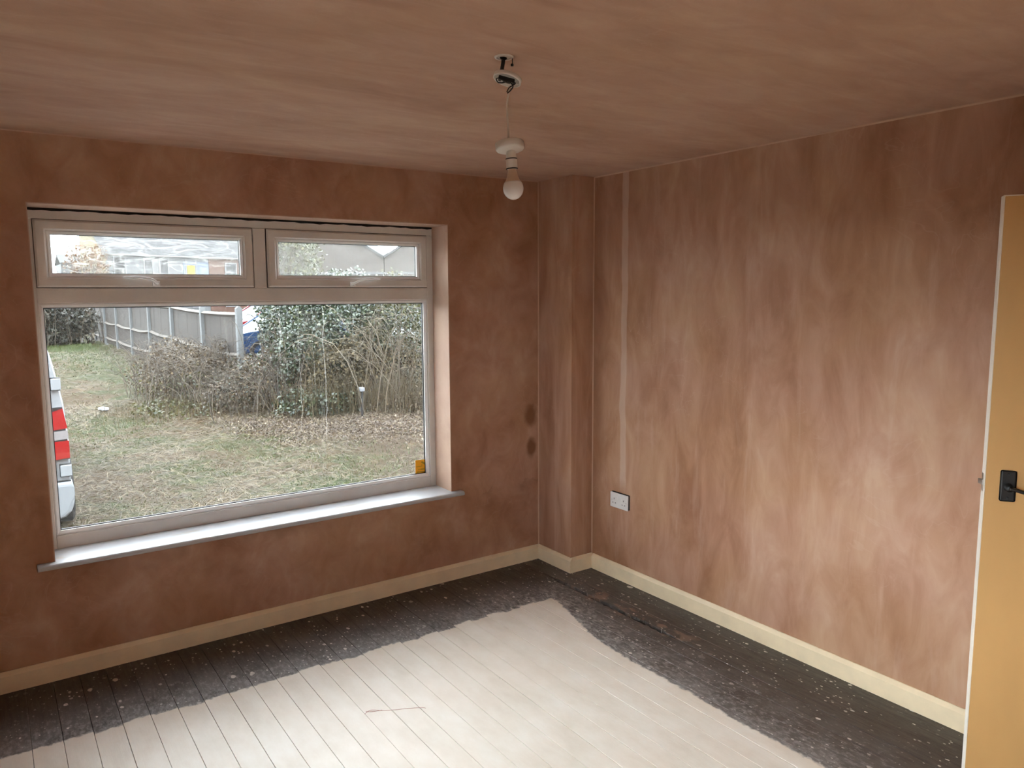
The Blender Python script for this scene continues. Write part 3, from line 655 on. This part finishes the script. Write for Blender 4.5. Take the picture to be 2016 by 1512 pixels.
def twigs(name, n, base_c, base_r, hgt, spread, rad, m, parent, arch=.6, seg=7, branch=2):
    """arching bare stems as three-sided tubes, each with a few side shoots"""
    S0 = []; 
    bx = base_c[0] + RNG.normal(0, .5, n).clip(-.8, .8)*base_r[0]; by = base_c[1] + RNG.normal(0, .5, n).clip(-.8, .8)*base_r[1]
    az = RNG.uniform(0, 2*np.pi, n); H_ = hgt*RNG.uniform(.45, 1.1, n); sp = spread*RNG.uniform(.3, 1.2, n)
    t = np.linspace(0, 1, seg)
    C = np.stack([bx[:,None]+np.cos(az)[:,None]*sp[:,None]*t**1.4, by[:,None]+np.sin(az)[:,None]*sp[:,None]*t**1.4,
                  gz(bx,by)[:,None] + H_[:,None]*(np.sin(t*np.pi*(.5+.35*arch*RNG.random(n)[:,None])))], -1)
    C += np.cumsum(RNG.normal(0, .018, C.shape), 1)*[1,1,.7]
    R_ = np.full(n, rad)*RNG.uniform(.5,1.4,n)
    allC, allR = [C], [R_]
    for _ in range(branch):
        i = RNG.integers(1, seg-1, n); st = C[np.arange(n), i]
        dr = RNG.normal(size=(n,3)); dr[:,2] = np.abs(dr[:,2])*.6-.1; dr /= np.linalg.norm(dr,axis=1)[:,None]
        ln = RNG.uniform(.15,.55,n)*hgt*.6
        B = st[:,None,:] + dr[:,None,:]*ln[:,None,None]*t[None,:,None]; B[:,:,2] -= .25*ln[:,None]*t**2; B += np.cumsum(RNG.normal(0,.010,B.shape),1)
        allC.append(B); allR.append(R_*.6)
    C = np.concatenate(allC); R_ = np.concatenate(allR); n = len(C)
    zg = gz(C[:,:,0], C[:,:,1]); C[:,:,2] = np.maximum(C[:,:,2], zg+.01)
    D = np.gradient(C, axis=1); D /= np.linalg.norm(D,axis=2)[:,:,None]+1e-9
    A = np.cross(D, [.3,.5,.81]); A /= np.linalg.norm(A,axis=2)[:,:,None]+1e-9; B = np.cross(D, A)
    rr = R_[:,None]*(1-.7*t)[None,:]
    ringv = [C + rr[:,:,None]*(A*math.cos(k*2.0944)+B*math.sin(k*2.0944)) for k in range(3)]
    V = np.stack(ringv, 2).reshape(-1,3)
    idx = np.arange(n*seg*3).reshape(n, seg, 3); F = []
    for k in range(3):
        k2 = (k+1)%3; F.append(np.stack([idx[:,:-1,k], idx[:,:-1,k2], idx[:,1:,k2], idx[:,1:,k]], -1).reshape(-1,4))
    return tag(np_mesh(name, V, np.concatenate(F), m, parent), kind='stuff')
M_ivy = leafmat('ivy_leaves', [(0, (.012,.034,.018)), (.5, (.035,.085,.045)), (.85, (.09,.155,.085)), (1, (.24,.29,.19))], .32, .12, .5)
M_yleaf = leafmat('yellow_green_leaves', [(0, (.04,.065,.015)), (.5, (.11,.14,.045)), (1, (.24,.25,.11))], .4, .3)
M_dead = leafmat('dead_leaves', [(0, (.05,.034,.02)), (.5, (.13,.095,.058)), (.88, (.23,.18,.12)), (1, (.55,.48,.38))], .6, .2)
M_hedge = leafmat('hedge_leaves', [(0, (.014,.022,.016)), (.6, (.035,.048,.034)), (1, (.085,.09,.075))], .4, .15)
M_orange = leafmat('orange_leaves', [(0, (.13,.05,.01)), (.6, (.25,.11,.02)), (1, (.34,.20,.06))], .5, .3)
M_twig = leafmat('bare_stems', [(0, (.045,.035,.028)), (.6, (.11,.088,.07)), (1, (.22,.19,.165))], .8, 0)
M_pale = leafmat('pale_stems', [(0, (.12,.10,.085)), (1, (.30,.265,.235))], .8, 0)
M_olive = leafmat('olive_grass', [(0, (.05,.045,.016)), (.5, (.13,.108,.046)), (1, (.25,.205,.105))], .7, .2)
def shrub(name, label, cat, c, parts, group=None):
    t = empty(name, (c[0], c[1], float(gz(c[0], c[1])))); tag(t, label, cat, group)
    inv = Matrix.Translation(-t.location)
    for kind, *a in parts:
        if kind == 'leaf': o = leaves(a[4] if len(a) > 4 else 'leaves', blob_pts(a[0], a[1], a[2]), a[3][0], a[3][1], t)
        elif kind == 'twig': o = twigs('stems', *a, t)
        elif kind == 'tuft':
            nn, cc, rr, ht, mm = a
            px, py = cc[0]+RNG.normal(0,.5,nn)*rr[0], cc[1]+RNG.normal(0,.5,nn)*rr[1]
            o = tag(blades('dry_stalks', np.stack([px, py, gz(px,py)], -1), RNG.uniform(.4,1,nn)*ht, .006, np.abs(RNG.normal(0,.38,nn)), mm, t), kind='stuff')
        o.matrix_parent_inverse = inv
    return t
shrub('ivy_bush', 'dark glossy ivy bush beside the end of the fence', 'bush', (1.35, 10.3), [
    ('leaf', 13000, (1.80,10.15,.80), (.72,.85,1.22), (.065, M_ivy)), ('twig', 80, (1.7,9.9), (1.0,1.0), 1.4, .6, .008, M_twig), ('leaf', 2200, (1.45,9.6,.20), (.8,.7,.6), (.05, M_dead), 'dead_leaves')])
shrub('ivy_bush', 'tall ivy bush with olive dry growth at its foot', 'bush', (2.3, 9.3), [
    ('leaf', 15000, (2.35,9.45,.95), (.95,.8,1.12), (.062, M_ivy)), ('twig', 120, (2.2,9.0), (1.5,.9), 1.5, .8, .008, M_twig),
    ('leaf', 6500, (2.05,8.55,.30), (.80,.42,.72), (.05, M_olive), 'dry_leaves'), ('tuft', 1500, (1.95,8.3), (.9,.40), .85, M_olive), ('leaf', 3000, (1.75,8.5,-.12), (1.0,.55,.30), (.06, M_ivy), 'low_ivy'), ('leaf', 5500, (1.62,9.15,.50), (.62,.5,.80), (.062, M_ivy), 'trailing_ivy')])
shrub('bramble_bush', 'tangled bramble with long pale arching stems under yellow-green leaves', 'bush', (3.35, 8.6), [
    ('leaf', 7000, (3.5,9.0,1.25), (.95,.8,.85), (.058, M_yleaf)), ('leaf', 6500, (3.5,9.1,.6), (1.1,.9,1.0), (.06, M_ivy), 'ivy_leaves'),
    ('twig', 120, (3.1,8.15), (1.4,.7), 1.8, 1.2, .009, M_pale), ('tuft', 1500, (3.0,8.0), (.9,.45), .9, M_olive), ('leaf', 4500, (3.1,8.35,.15), (1.0,.5,.7), (.05, M_olive), 'dry_leaves'), ('leaf', 2000, (3.2,7.9,-.2), (1.0,.5,.3), (.05, M_dead), 'dead_leaves')])
shrub('bramble_bush', 'brown leafless bramble mound sprawling against the fence', 'bush', (.25, 11.8), [
    ('leaf', 9000, (.25,11.9,.05), (1.0,1.4,.80), (.05, M_dead), 'dead_leaves'), ('twig', 260, (.2,11.6), (1.3,1.7), 1.1, .9, .008, M_twig), ('leaf', 1500, (.2,11.2,-.1), (1.0,1.2,.5), (.05, M_yleaf))])
shrub('bramble_bush', 'low brown bramble in front of the ivy bushes', 'bush', (.9, 9.6), [
    ('leaf', 5000, (.95,9.7,-.05), (.9,.85,.62), (.05, M_dead), 'dead_leaves'), ('twig', 200, (.9,9.4), (1.3,1.0), .9, .8, .0075, M_twig), ('leaf', 1800, (1.1,9.8,.0), (.9,.8,.6), (.055, M_ivy))])
shrub('bramble_bush', 'thin grey bramble at the foot of the far fence bays', 'bush', (.25, 15.2), [
    ('leaf', 3000, (.35,15.2,-.1), (.5,1.4,.45), (.055, M_dead), 'dead_leaves'), ('twig', 130, (.35,15.0), (.7,1.6), .85, .7, .009, M_twig), ('leaf', 1200, (.2,14.6,-.15), (.6,1.2,.35), (.06, M_yleaf))])
shrub('evergreen_tree', 'loose yellow-green tree standing behind the ivy bushes', 'tree', (3.75, 16.6), [
    ('leaf', 5000, (3.75,16.6,2.7), (1.0,1.0,1.7), (.09, M_yleaf)), ('leaf', 2500, (3.9,16.6,1.0), (1.0,1.0,1.1), (.09, M_ivy), 'ivy_leaves'), ('twig', 60, (3.75,16.6), (.4,.4), 3.4, .8, .022, M_twig)])
shrub('ivy_hedge', 'dark grey-green hedge closing off the far end of the lawn', 'hedge', (-.9, 30.6), [
    ('leaf', 14000, (-1.5,30.9,.6), (2.1,1.2,1.25), (.13, M_hedge)), ('leaf', 6000, (-4.4,30.7,.6), (2.3,1.3,1.3), (.13, M_hedge)), ('twig', 100, (-1.6,30.2), (3.0,.8), 1.8, .7, .016, M_twig)])
shrub('autumn_tree', 'small tree with sparse orange leaves before the pale houses', 'tree', (1.55, 41.0), [
    ('leaf', 1300, (1.55,41,3.0), (1.0,1.0,1.35), (.15, M_orange)), ('twig', 70, (1.55,41), (.4,.4), 4.2, 1.3, .03, M_twig)])
# creeping weeds on the lawn
shrub('weed_patch', 'patch of low green weeds spreading out from the brambles', 'weeds', (-.35, 10.2), [
    ('leaf', 1500, (-.35,10.2,-.26), (.75,1.0,.14), (.055, M_yleaf)), ('tuft', 900, (-.3,10.1), (1.2,1.2), .3, M_olive)])

n = 12000; lx = RNG.uniform(.0, 3.9, n); ly = 8.9 - .55*lx + RNG.normal(-.9, .75, n); lx += RNG.normal(0, .2, n)
M_litter = leafmat('leaf_litter', [(0, (.08,.055,.05)), (.5, (.17,.13,.12)), (.85, (.27,.22,.21)), (1, (.60,.55,.52))], .7, .1)
lo_ = leaves('leaf_litter', np.stack([lx, ly, gz(lx, ly)+RNG.uniform(.005,.03,n)], -1), .034, M_litter, None)
tag(lo_, 'pinkish brown leaf litter scattered before the bushes', 'leaf litter', kind='stuff')
def fringe(n, f):
    t = RNG.random(n); return f[0]+(f[2]-f[0])*t, f[1]+(f[3]-f[1])*t
fx, fy = fringe(2600, (-.7, 10.9, 3.6, 7.35)); fx += RNG.normal(0,.15,2600); fy += RNG.normal(0,.28,2600)
tag(blades('dry_grass_fringe', np.stack([fx, fy, gz(fx,fy)], -1), RNG.uniform(.08,.38,2600), .007, np.abs(RNG.normal(0,.6,2600)), M_olive), 'dry olive grass along the foot of the bushes', 'dry grass', kind='stuff')
# ---- fence ------------------------------------------------------------
M_conc = oplain('concrete_post', (.30, .31, .31), .85, .12, 20); M_pick = oplain('weathered_board', (.105, .090, .076), .85, .35, 8); M_rail = oplain('weathered_rail', (.24, .21, .18), .85, .2, 10)
def pick_mat():
    q = NT('weathered_board', .85, .2); f = q.noise(q.map(q.objco(), scale=(8,8,1)), 4, 5); c = q.ramp(f, [(.3, (.036,.029,.022)), (.7, (.075,.061,.048))])
    c = q.mix(q.mr(q.objrand(), 0, 1, 0, .45), c, (.105,.084,.064)); q.color(q.mix(1., c, (AL, AL, AL), 'MULTIPLY')); return q.m
M_pick = pick_mat()
fen = empty('garden_fence', (.85, 10.65, float(gz(.85, 10.65)))); tag(fen, 'grey board fence with concrete posts running along the lawn', 'fence')
FINV = Matrix.Translation(-fen.location)
def fpart(o): o.parent = fen; o.matrix_parent_inverse = FINV; return o
posts_y = [10.65, 13.5, 16.75, 19.95, 23.2, 26.5, 29.7, 32.9]
pm = bmesh.new(); box(pm, -.055, .055, -.06, .06, -.3, 1.74, bev=.012); prism(pm, [(-.055, 1.735), (.055, 1.735), (.0, 1.79)], 'y', -.06, .06)
me_post = bpy.data.meshes.new('post'); pm.to_mesh(me_post); pm.free(); me_post.materials.append(M_conc)
km = bmesh.new(); prism(km, [(.0, 0), (.022, 0), (.022, 1.60), (.0, 1.60)], 'y', 0, .098)
for v in km.verts:
    if v.co.y > .05: v.co.x *= .45
me_pick = bpy.data.meshes.new('fence_board'); km.to_mesh(me_pick); km.free(); me_pick.materials.append(M_pick)
for y in posts_y:
    o = fpart(link('post', me_post)); o.location = (.85, y, float(gz(.85, y)))
for ya, yb in zip(posts_y, posts_y[1:]):
    g0 = float(gz(.85, ya)); g1_ = float(gz(.85, yb)); nb = 28; stp = (yb-ya-.13)/nb
    for k in range(nb):
        o = fpart(link('fence_board', me_pick)); t = k/nb
        o.location = (.868, ya+.065+k*stp, g0+(g1_-g0)*t+.06+random.uniform(-.012,.012)); o.scale = (1, stp/.098*1.12 if k % 9 != 4 else stp/.098*.86, 1)
        o.rotation_euler = (0, 0, random.uniform(-.01, .01))
    for zc, sag in ((.27, .03), (.86, .045), (1.62, .01)):
        rm = bmesh.new(); P_ = []
        for s in range(9):
            t = s/8; P_.append((.838, ya+.05+(yb-ya-.1)*t, g0+(g1_-g0)*t+zc - sag*math.sin(t*math.pi)))
        for a_, c_ in zip(P_, P_[1:]):
            prism(rm, [(0,0)]*0 or [(.800, -.0), (.866, -.045), (.866, .045)], 'y', 0, 1)
            for v in rm.verts[-6:] if False else list(rm.verts)[-6:]:
                q0, q1 = Vector(a_), Vector(c_); tt = v.co.y; v.co = Vector((v.co.x, q0.y+(q1.y-q0.y)*tt, q0.z+(q1.z-q0.z)*tt + v.co.z))
        o = fpart(bm_obj('rail', rm, M_rail))

# ---- parked van --------------------------------------------------------
M_vanp = oplain('white_van_paint', (.50, .53, .56), .22, .03, 3, spec=.4); M_glassd = oplain('dark_glass', (.02, .025, .03), .08, .05); M_tyre = oplain('tyre_rubber', (.022, .023, .025), .85, .3, 30)
M_red = oplain('red_lens', (.55, .018, .02), .15, .1, 30); M_clear = oplain('clear_lens', (.45, .42, .42), .15, .1, 40); M_seam = oplain('panel_seam', (.03,.033,.036), .7); M_bump = oplain('bumper_paint', (.46,.49,.52), .3, .04, 4); M_dkplastic = oplain('dark_plastic', (.03,.032,.034), .6)
VX1 = -2.513; VWd = 1.90; VX0 = VX1-VWd; VY = 3.62; VG = -.355; VL = 4.8
van = empty('van', ((VX0+VX1)/2, VY, VG)); tag(van, 'white van parked tail first outside the window', 'van')
van_inv = Matrix.Translation(-van.location)
def vpart(o, par=None):
    if par is None: o.parent = van; o.matrix_parent_inverse = van_inv
    else: o.parent = par
    return o
# half section (distance from centre line, z): sides lean in above the waist
half = [(.86, .02), (.945, .10), (.95, .55), (.948, .78), (.935, 1.10), (.905, 1.32), (.862, 1.58), (.82, 1.74), (.74, 1.86), (.55, 1.92), (0, 1.94)]
cx_ = (VX0+VX1)/2
def section(y, k=1.0, zs=1.0, zlift=0):
    h = [(a*k, z*zs+zlift) for a, z in half]
    return [(cx_+a, y, VG+.18+ (z-.02)*(1.70/1.92)) for a, z in h] + [(cx_-a, y, VG+.18+(z-.02)*(1.70/1.92)) for a, z in h[-2::-1]]
vb = bmesh.new(); secs = []
for y, k, zs in ((VY+.03, .985, .995), (VY+.07, 1, 1), (VY+1.0, 1, 1), (VY+3.0, 1, 1), (VY+3.5, .995, .97), (VY+3.9, .98, .78), (VY+4.25, .97, .56), (VY+4.7, .9, .46), (VY+4.82, .8, .36)):
    secs.append([vb.verts.new(p) for p in section(y, k, zs)])
for a_, b_ in zip(secs, secs[1:]):
    for i in range(len(a_)): j = (i+1) % len(a_); vb.faces.new((a_[i], a_[j], b_[j], b_[i]))
vb.faces.new(secs[0][::-1]); vb.faces.new(secs[-1])
body = vpart(bm_obj('body', vb, M_vanp, None, True))
for p in body.data.polygons: p.use_smooth = len(p.vertices) == 4
# rear doors: two leaves with window, seams
for s in (-1, 1):
    x0, x1 = sorted((cx_ + s*.006, cx_ + s*.80))
    d_ = bmesh.new(); prism(d_, [(x0, VG+.50), (x1, VG+.50), (x1, VG+1.25), (x0 + (x1-x0)*(.96 if s > 0 else .04) if s > 0 else x0+(x1-x0)*.04, VG+1.62) if s > 0 else (x1, VG+1.62), (x0, VG+1.62) if s > 0 else (x0+(x1-x0)*.04, VG+1.62)] if s > 0 else [(x0, VG+.50), (x1, VG+.50), (x1, VG+1.62), (x0+(x1-x0)*.04, VG+1.62), (x0, VG+1.25)], 'y', VY-.005, VY+.06)
    dr = vpart(bm_obj('rear_door', d_, M_vanp))
    xa, xb = sorted((cx_ + s*.07, cx_ + s*.70)); w_ = boxo('rear_window', (xa, xb, VY-.012, VY+.0, VG+1.12, VG+1.52), M_glassd, dr, .03); w_.matrix_parent_inverse = Matrix.Identity(4)
    boxo('door_seam', (min(x0,x1)-.004, max(x0,x1)+.004, VY+.012, VY+.034, VG+.49, VG+1.63), M_seam, dr)
    # tail light on the corner pillar: red / clear / red
    X = cx_ + s*.945
    def lens(name, z0, z1, m, par):
        b = bmesh.new(); xi0 = cx_+s*.815; 
        def xo(z): return cx_ + s*(.947 - .055*max(0, (z-(VG+.9)))/.4)
        pts = [(xi0, z0), (xo(z0), z0+.01), (xo(z1), z1), (xi0+s*.01, z1-.03 if name == 'upper_red_lens' else z1-.005)]
        prism(b, pts, 'y', VY-.014, VY+.10)
        return vpart(bm_obj(name, b, m), par)
    tl = lens('lamp_housing', VG+.665, VG+1.125, M_dkplastic, None); 
    for v in tl.data.vertices: v.co.y += .003
    for nm, z0, z1, m in (('lower_red_lens', VG+.675, VG+.835, M_red), ('clear_lens', VG+.842, VG+.925, M_clear), ('upper_red_lens', VG+.932, VG+1.115, M_red)):
        lens(nm, z0, z1, m, tl)
    for z0, z1, in ((.525, .625), (1.275, 1.375)):
        xs_ = sorted((cx_+s*(.868 if z0 < 1 else .845), cx_+s*(.953 if z0 < 1 else .918))); h_o = boxo('hinge', (xs_[0], xs_[1], VY-.022, VY+.08, VG+z0, VG+z1), M_vanp, None, .008); vpart(h_o)
        vpart(boxo('hinge_seam', (xs_[0]-.004, xs_[1]-.004 if s > 0 else xs_[1]+.004, VY-.008, VY+.05, VG+z0-.005, VG+z1+.005), M_seam))
# bumper, rounded at the corners
bp = bmesh.new(); hb_ = [(.60,.135), (.80,.145), (.88,.170), (.93,.215), (.955,.285), (.960,.36), (.958,.43), (.950,.478)]
prism(bp, [(cx_+a, VG+z) for a, z in hb_] + [(cx_-a, VG+z) for a, z in hb_[::-1]], 'y', VY-.05, VY+.14)
fe = [e for e in bp.edges if all(abs(v.co.y-(VY-.05)) < 1e-5 for v in e.verts)]
bmesh.ops.bevel(bp, geom=fe, offset=.035, segments=3, profile=.5, affect='EDGES')
bo = vpart(bm_obj('bumper', bp, M_bump))
vpart(boxo('bumper_seam', (VX0+.01, VX1-.008, VY-.01, VY+.09, VG+.474, VG+.486), M_seam))
wh = bmesh.new(); 
lathe(wh, [(.19, -.10), (.20, -.105), (.30, -.105), (.325, -.085), (.325, .085), (.30, .105), (.20, .105), (.19, .10)], 36, Matrix.Rotation(math.pi/2, 4, 'Y'))
me_t = bpy.data.meshes.new('tyre'); wh.to_mesh(me_t); wh.free(); me_t.materials.append(M_tyre)
rm_ = bmesh.new(); lathe(rm_, [(0, .07), (.06, .075), (.17, .05), (.192, .10), (.192, -.10), (0, -.10)], 28, Matrix.Rotation(math.pi/2, 4, 'Y'))
me_r_ = bpy.data.meshes.new('rim'); rm_.to_mesh(me_r_); rm_.free(); me_r_.materials.append(M_steel)
for s in (-1, 1):
    for yy in (VY+.54, VY+3.85):
        t_ = vpart(link('wheel', me_t)); t_.location = (cx_+s*(.875 if yy < VY+2 else .835), yy, VG+.322); t_.rotation_euler = (0, 0, 0 if s > 0 else math.pi)
        link('rim', me_r_, None, t_)
vpart(boxo('underbody', (cx_-.72, cx_+.72, VY+.15, VY+4.4, VG+.17, VG+.30), M_dkplastic))
vpart(boxo('number_plate', (cx_-.26, cx_+.26, VY-.058, VY-.05, VG+.30, VG+.41), oplain('yellow_plate', (.6,.42,.03), .4)))
for s in (-1, 1): vpart(boxo('side_window', (cx_+s*.905-.012, cx_+s*.905+.012, VY+2.7, VY+3.45, VG+1.13, VG+1.52), M_glassd, None, .004))

# ---- parked cars beyond the fence --------------------------------------
def car(label, col, loc, rz):
    t = empty('car', loc, rz); tag(t, label, 'car', None); m = oplain('car_paint_'+label.split()[0], col, .2, .03, 4)
    b = bmesh.new(); prism(b, [(-2.05,.25), (-2.1,.55), (-2.02,.80), (-1.2,.93), (1.35,.93), (2.0,.85), (2.05,.5), (2.0,.25)], 'y', -.84, .84); bmesh.ops.bevel(b, geom=b.edges[:], offset=.05, segments=2, affect='EDGES'); bm_obj('body', b, m, t)
    b = bmesh.new()
    lo = [(-1.25,.90), (1.55,.90)]; A = [b.verts.new((x, sy*.76, .90)) for sy in (-1,1) for x in (-1.25, 1.6)]; B = [b.verts.new((x, sy*.60, 1.40)) for sy in (-1,1) for x in (-.45, 1.15)]
    for f in ((0,1,3,2), (4,6,7,5)): b.faces.new([(A+B)[i] for i in f])
    for a, c, d, e in ((0,1,5,4), (2,3,7,6), (0,2,6,4), (1,3,7,5)): b.faces.new([(A+B)[i] for i in (a,c,d,e)])
    gl = bm_obj('windows', b, oplain('car_glass', (.16,.19,.21), .4, .1), t)
    b = bmesh.new(); prism(b, [(-.50,1.385), (1.2,1.385), (1.05,1.44), (-.35,1.44)], 'y', -.62, .62); bmesh.ops.bevel(b, geom=b.edges[:], offset=.02, segments=2, affect='EDGES'); bm_obj('roof', b, m, t)
    b = bmesh.new()
    for s in (-1,1):
        for p0, p1 in (((-1.22,.9),(-.45,1.41)), ((.35,.9),(.35,1.41)), ((1.57,.9),(1.15,1.41))):
            tube(b, [(p0[0], s*.765, p0[1]), (p1[0], s*.607, p1[1])], .035, 6, 1)
    bm_obj('pillars', b, m, t)
    for x in (-1.3, 1.3):
        for s in (-1,1):
            w = link('wheel', me_t, None, t); w.location = (x, s*.76, .31); w.scale = (.9,.96,.96); w.rotation_euler = (0,0,math.pi/2*s)
    return t
car('blue car parked behind the end of the fence', (.03, .10, .26), (4.6, 19.2, float(gz(4,19))), math.radians(8))
car('red car parked behind the blue car', (.32, .02, .03), (5.3, 22.9, float(gz(5,23))+.16), math.radians(12))
car('silver car parked behind the bramble', (.35, .38, .42), (8.6, 17.2, float(gz(8,17))), math.radians(20))

# ---- houses --------------------------------------------------------------
M_render = oplain('pale_render', (.25, .255, .26), .9, .06, 1.0); M_slate = oplain('grey_tiles', (.12, .122, .125), .85, .15, 2.5); M_hbrick = oplain('red_brick', (.20, .11, .08), .9, .15, 4); M_cream2 = oplain('cream_render', (.36, .31, .20), .9, .05, 1); M_wf = oplain('white_house_frames', (.42,.425,.43), .5); M_pane = oplain('house_pane', (.05,.055,.06), .1, .2, 2); M_pinkb = oplain('pale_brick', (.17, .145, .13), .9, .10, 3); M_sign = oplain('yellow_notice', (.62, .42, .05), .6, .1, 6); M_clad = oplain('pale_blue_cladding', (.24,.29,.36), .8, .04, 2)
def hwin(t, u0, u1, z0, z1, mull=None, pane=None, yy=0):
    f = bmesh.new(); w = .09
    for b in ((u0,u1,z0,z0+w), (u0,u1,z1-w,z1), (u0,u0+w,z0+w,z1-w), (u1-w,u1,z0+w,z1-w)): box(f, b[0], b[1], yy-.06, yy+.05, b[2], b[3])
    if mull:
        zc = (z0+z1)/2; box(f, u0+w, u1-w, yy-.05, yy+.05, zc-w/2, zc+w/2)
    o = bm_obj('window_frame', f, M_wf, t); boxo('pane', (u0+w*.9, u1-w*.9, yy-.02, yy+.03, z0+w*.9, z1-w*.9), pane or M_pane, o); return o
def roofslab(t, u0, u1, y0, z0, y1, z1, m, name='roof', th=.12):
    b = bmesh.new(); prism(b, [(y0, z0), (y1, z1), (y1, z1+th), (y0, z0+th)], 'x', u0, u1); return bm_obj(name, b, m, t)
# pale terrace seen through the left top light: local u along facade
HO = Vector((4.36, 58.94, 0)); ha = math.atan2(2.9, 8.44)
ter = empty('terraced_house', (HO.x, HO.y, -.2), ha); tag(ter, 'long pale rendered house with grey tiled roof and white windows', 'house')
EZ = 5.10
boxo('wall', (.2, 8.45, 0, 3.4, 0, EZ), M_render, ter); boxo('wall', (8.45, 9.25, -.05, 3.4, 0, EZ), M_hbrick, ter); boxo('wall', (9.25, 16, 0, 3.4, 0, EZ), M_hbrick, ter)
prismo('gable_wall', [(0, 0), (3.4, 0), (3.4, EZ+1.6), (2.5, EZ+2.75), (0, EZ)], 'x', 0, .2, M_cream2, ter)
boxo('cladding', (6.2, 8.4, -.04, .0, 2.5, 4.55), M_clad, ter)
roofslab(ter, -.1, 16.3, -.22, EZ-.22, 2.5, EZ+2.75, M_slate); roofslab(ter, -.1, 16.3, 3.6, EZ+1.35, 2.5, EZ+2.75, M_slate)
boxo('gutter', (-.1, 16.3, -.30, -.20, EZ-.24, EZ-.14), M_wf, ter)
for ua, ub, z1, mu in ((.72, 1.67, 4.78, True), (3.0, 3.77, 4.75, True), (4.22, 5.01, 4.80, False), (6.38, 7.36, 4.70, False), (9.91, 11.03, 4.55, True)):
    hwin(ter, ua, ub, 3.0 if ua != 6.38 else 3.3, z1, mu)
boxo('notice', (6.52, 7.18, -.07, -.05, 3.45, 4.25), M_sign, ter)
for k in range(5): hwin(ter, .8+k*3, 2.0+k*3, .9, 2.2, True)
fh = empty('distant_bungalow', (3.3, 80, -.2)); tag(fh, 'dark low building far behind the hedge', 'building')
boxo('wall', (.0, 4.0, 0, 6, 0, 4.9), oplain('dark_render', (.16,.165,.17), .9), fh); roofslab(fh, -.1, 4.1, -.3, 4.9, 3, 5.8, M_slate); roofslab(fh, -.1, 4.1, 6.3, 4.9, 3, 5.8, M_slate)
# two gable ends with a valley of sky between their roofs
vp = Vector((16.363, 37.103, 0)); ga = -.6075
for nm, lab, s in (('brick_house', 'pale brick gable house, its roof sloping down to the valley', -1), ('brick_house', 'pale brick gable house rising on the far side of the valley', 1)):
    t = empty(nm, (vp.x, vp.y, -.2), ga); tag(t, lab, 'house')
    w_ = 7.4; a0, a1 = (-w_, -.02) if s < 0 else (.02, w_); ez = 3.98; ap = ez + w_/2*.62
    b = bmesh.new(); prism(b, [(a0, 0), (a1, 0), (a1, ez), ((a0+a1)/2, ap), (a0, ez)], 'y', 0, 8); bm_obj('wall', b, M_pinkb, t)
    for e0, e1 in (((a0-.0, ez), ((a0+a1)/2, ap)), ((a1, ez), ((a0+a1)/2, ap))):
        b = bmesh.new(); prism(b, [e0, e1, (e1[0], e1[1]+.14), (e0[0], e0[1]+.14)], 'y', -.15, 8.1); bm_obj('roof', b, M_slate, t)
    hwin(t, (a0+a1)/2-.7, (a0+a1)/2+.7, .9, 2.2, True)
    boxo('string_course', (a0, a1, -.04, .0, 3.05, 3.17), M_render, t)

# ---- litter on the lawn ---------------------------------------------------
M_scrap = oplain('white_scrap', (.42,.43,.45), .5)
def scrap(label, x, y, r, seed, cat='litter', m=M_scrap):
    b = bmesh.new(); bmesh.ops.create_icosphere(b, subdivisions=2, radius=1); rs = random.Random(seed)
    for v in b.verts: k = 1+rs.uniform(-.25,.25); v.co = Vector((v.co.x*r*1.5*k, v.co.y*r*.8*k, max(-.2, v.co.z)*r*.6*k))
    o = bm_obj('litter', b, m, None); o.location = (x, y, float(gz(x,y))+.03); o.rotation_euler = (0,0,rs.uniform(0,3)); tag(o, label, cat); return o
scrap('crumpled white plastic scrap on the lawn near the brambles', -1.44, 10.95, .085, 3)
st_ = empty('marker_post', (1.92, 7.6, float(gz(1.92,7.6)))); tag(st_, 'short dark marker post with a white cap under the ivy', 'post')
b = bmesh.new(); tube(b, [(0,0,-.05), (.01,0,.44)], .018, 8, 1); bm_obj('shaft', b, M_dkplastic, st_); boxo('cap', (-.035,.045,-.04,.04,.42,.49), M_scrap, st_, .015)
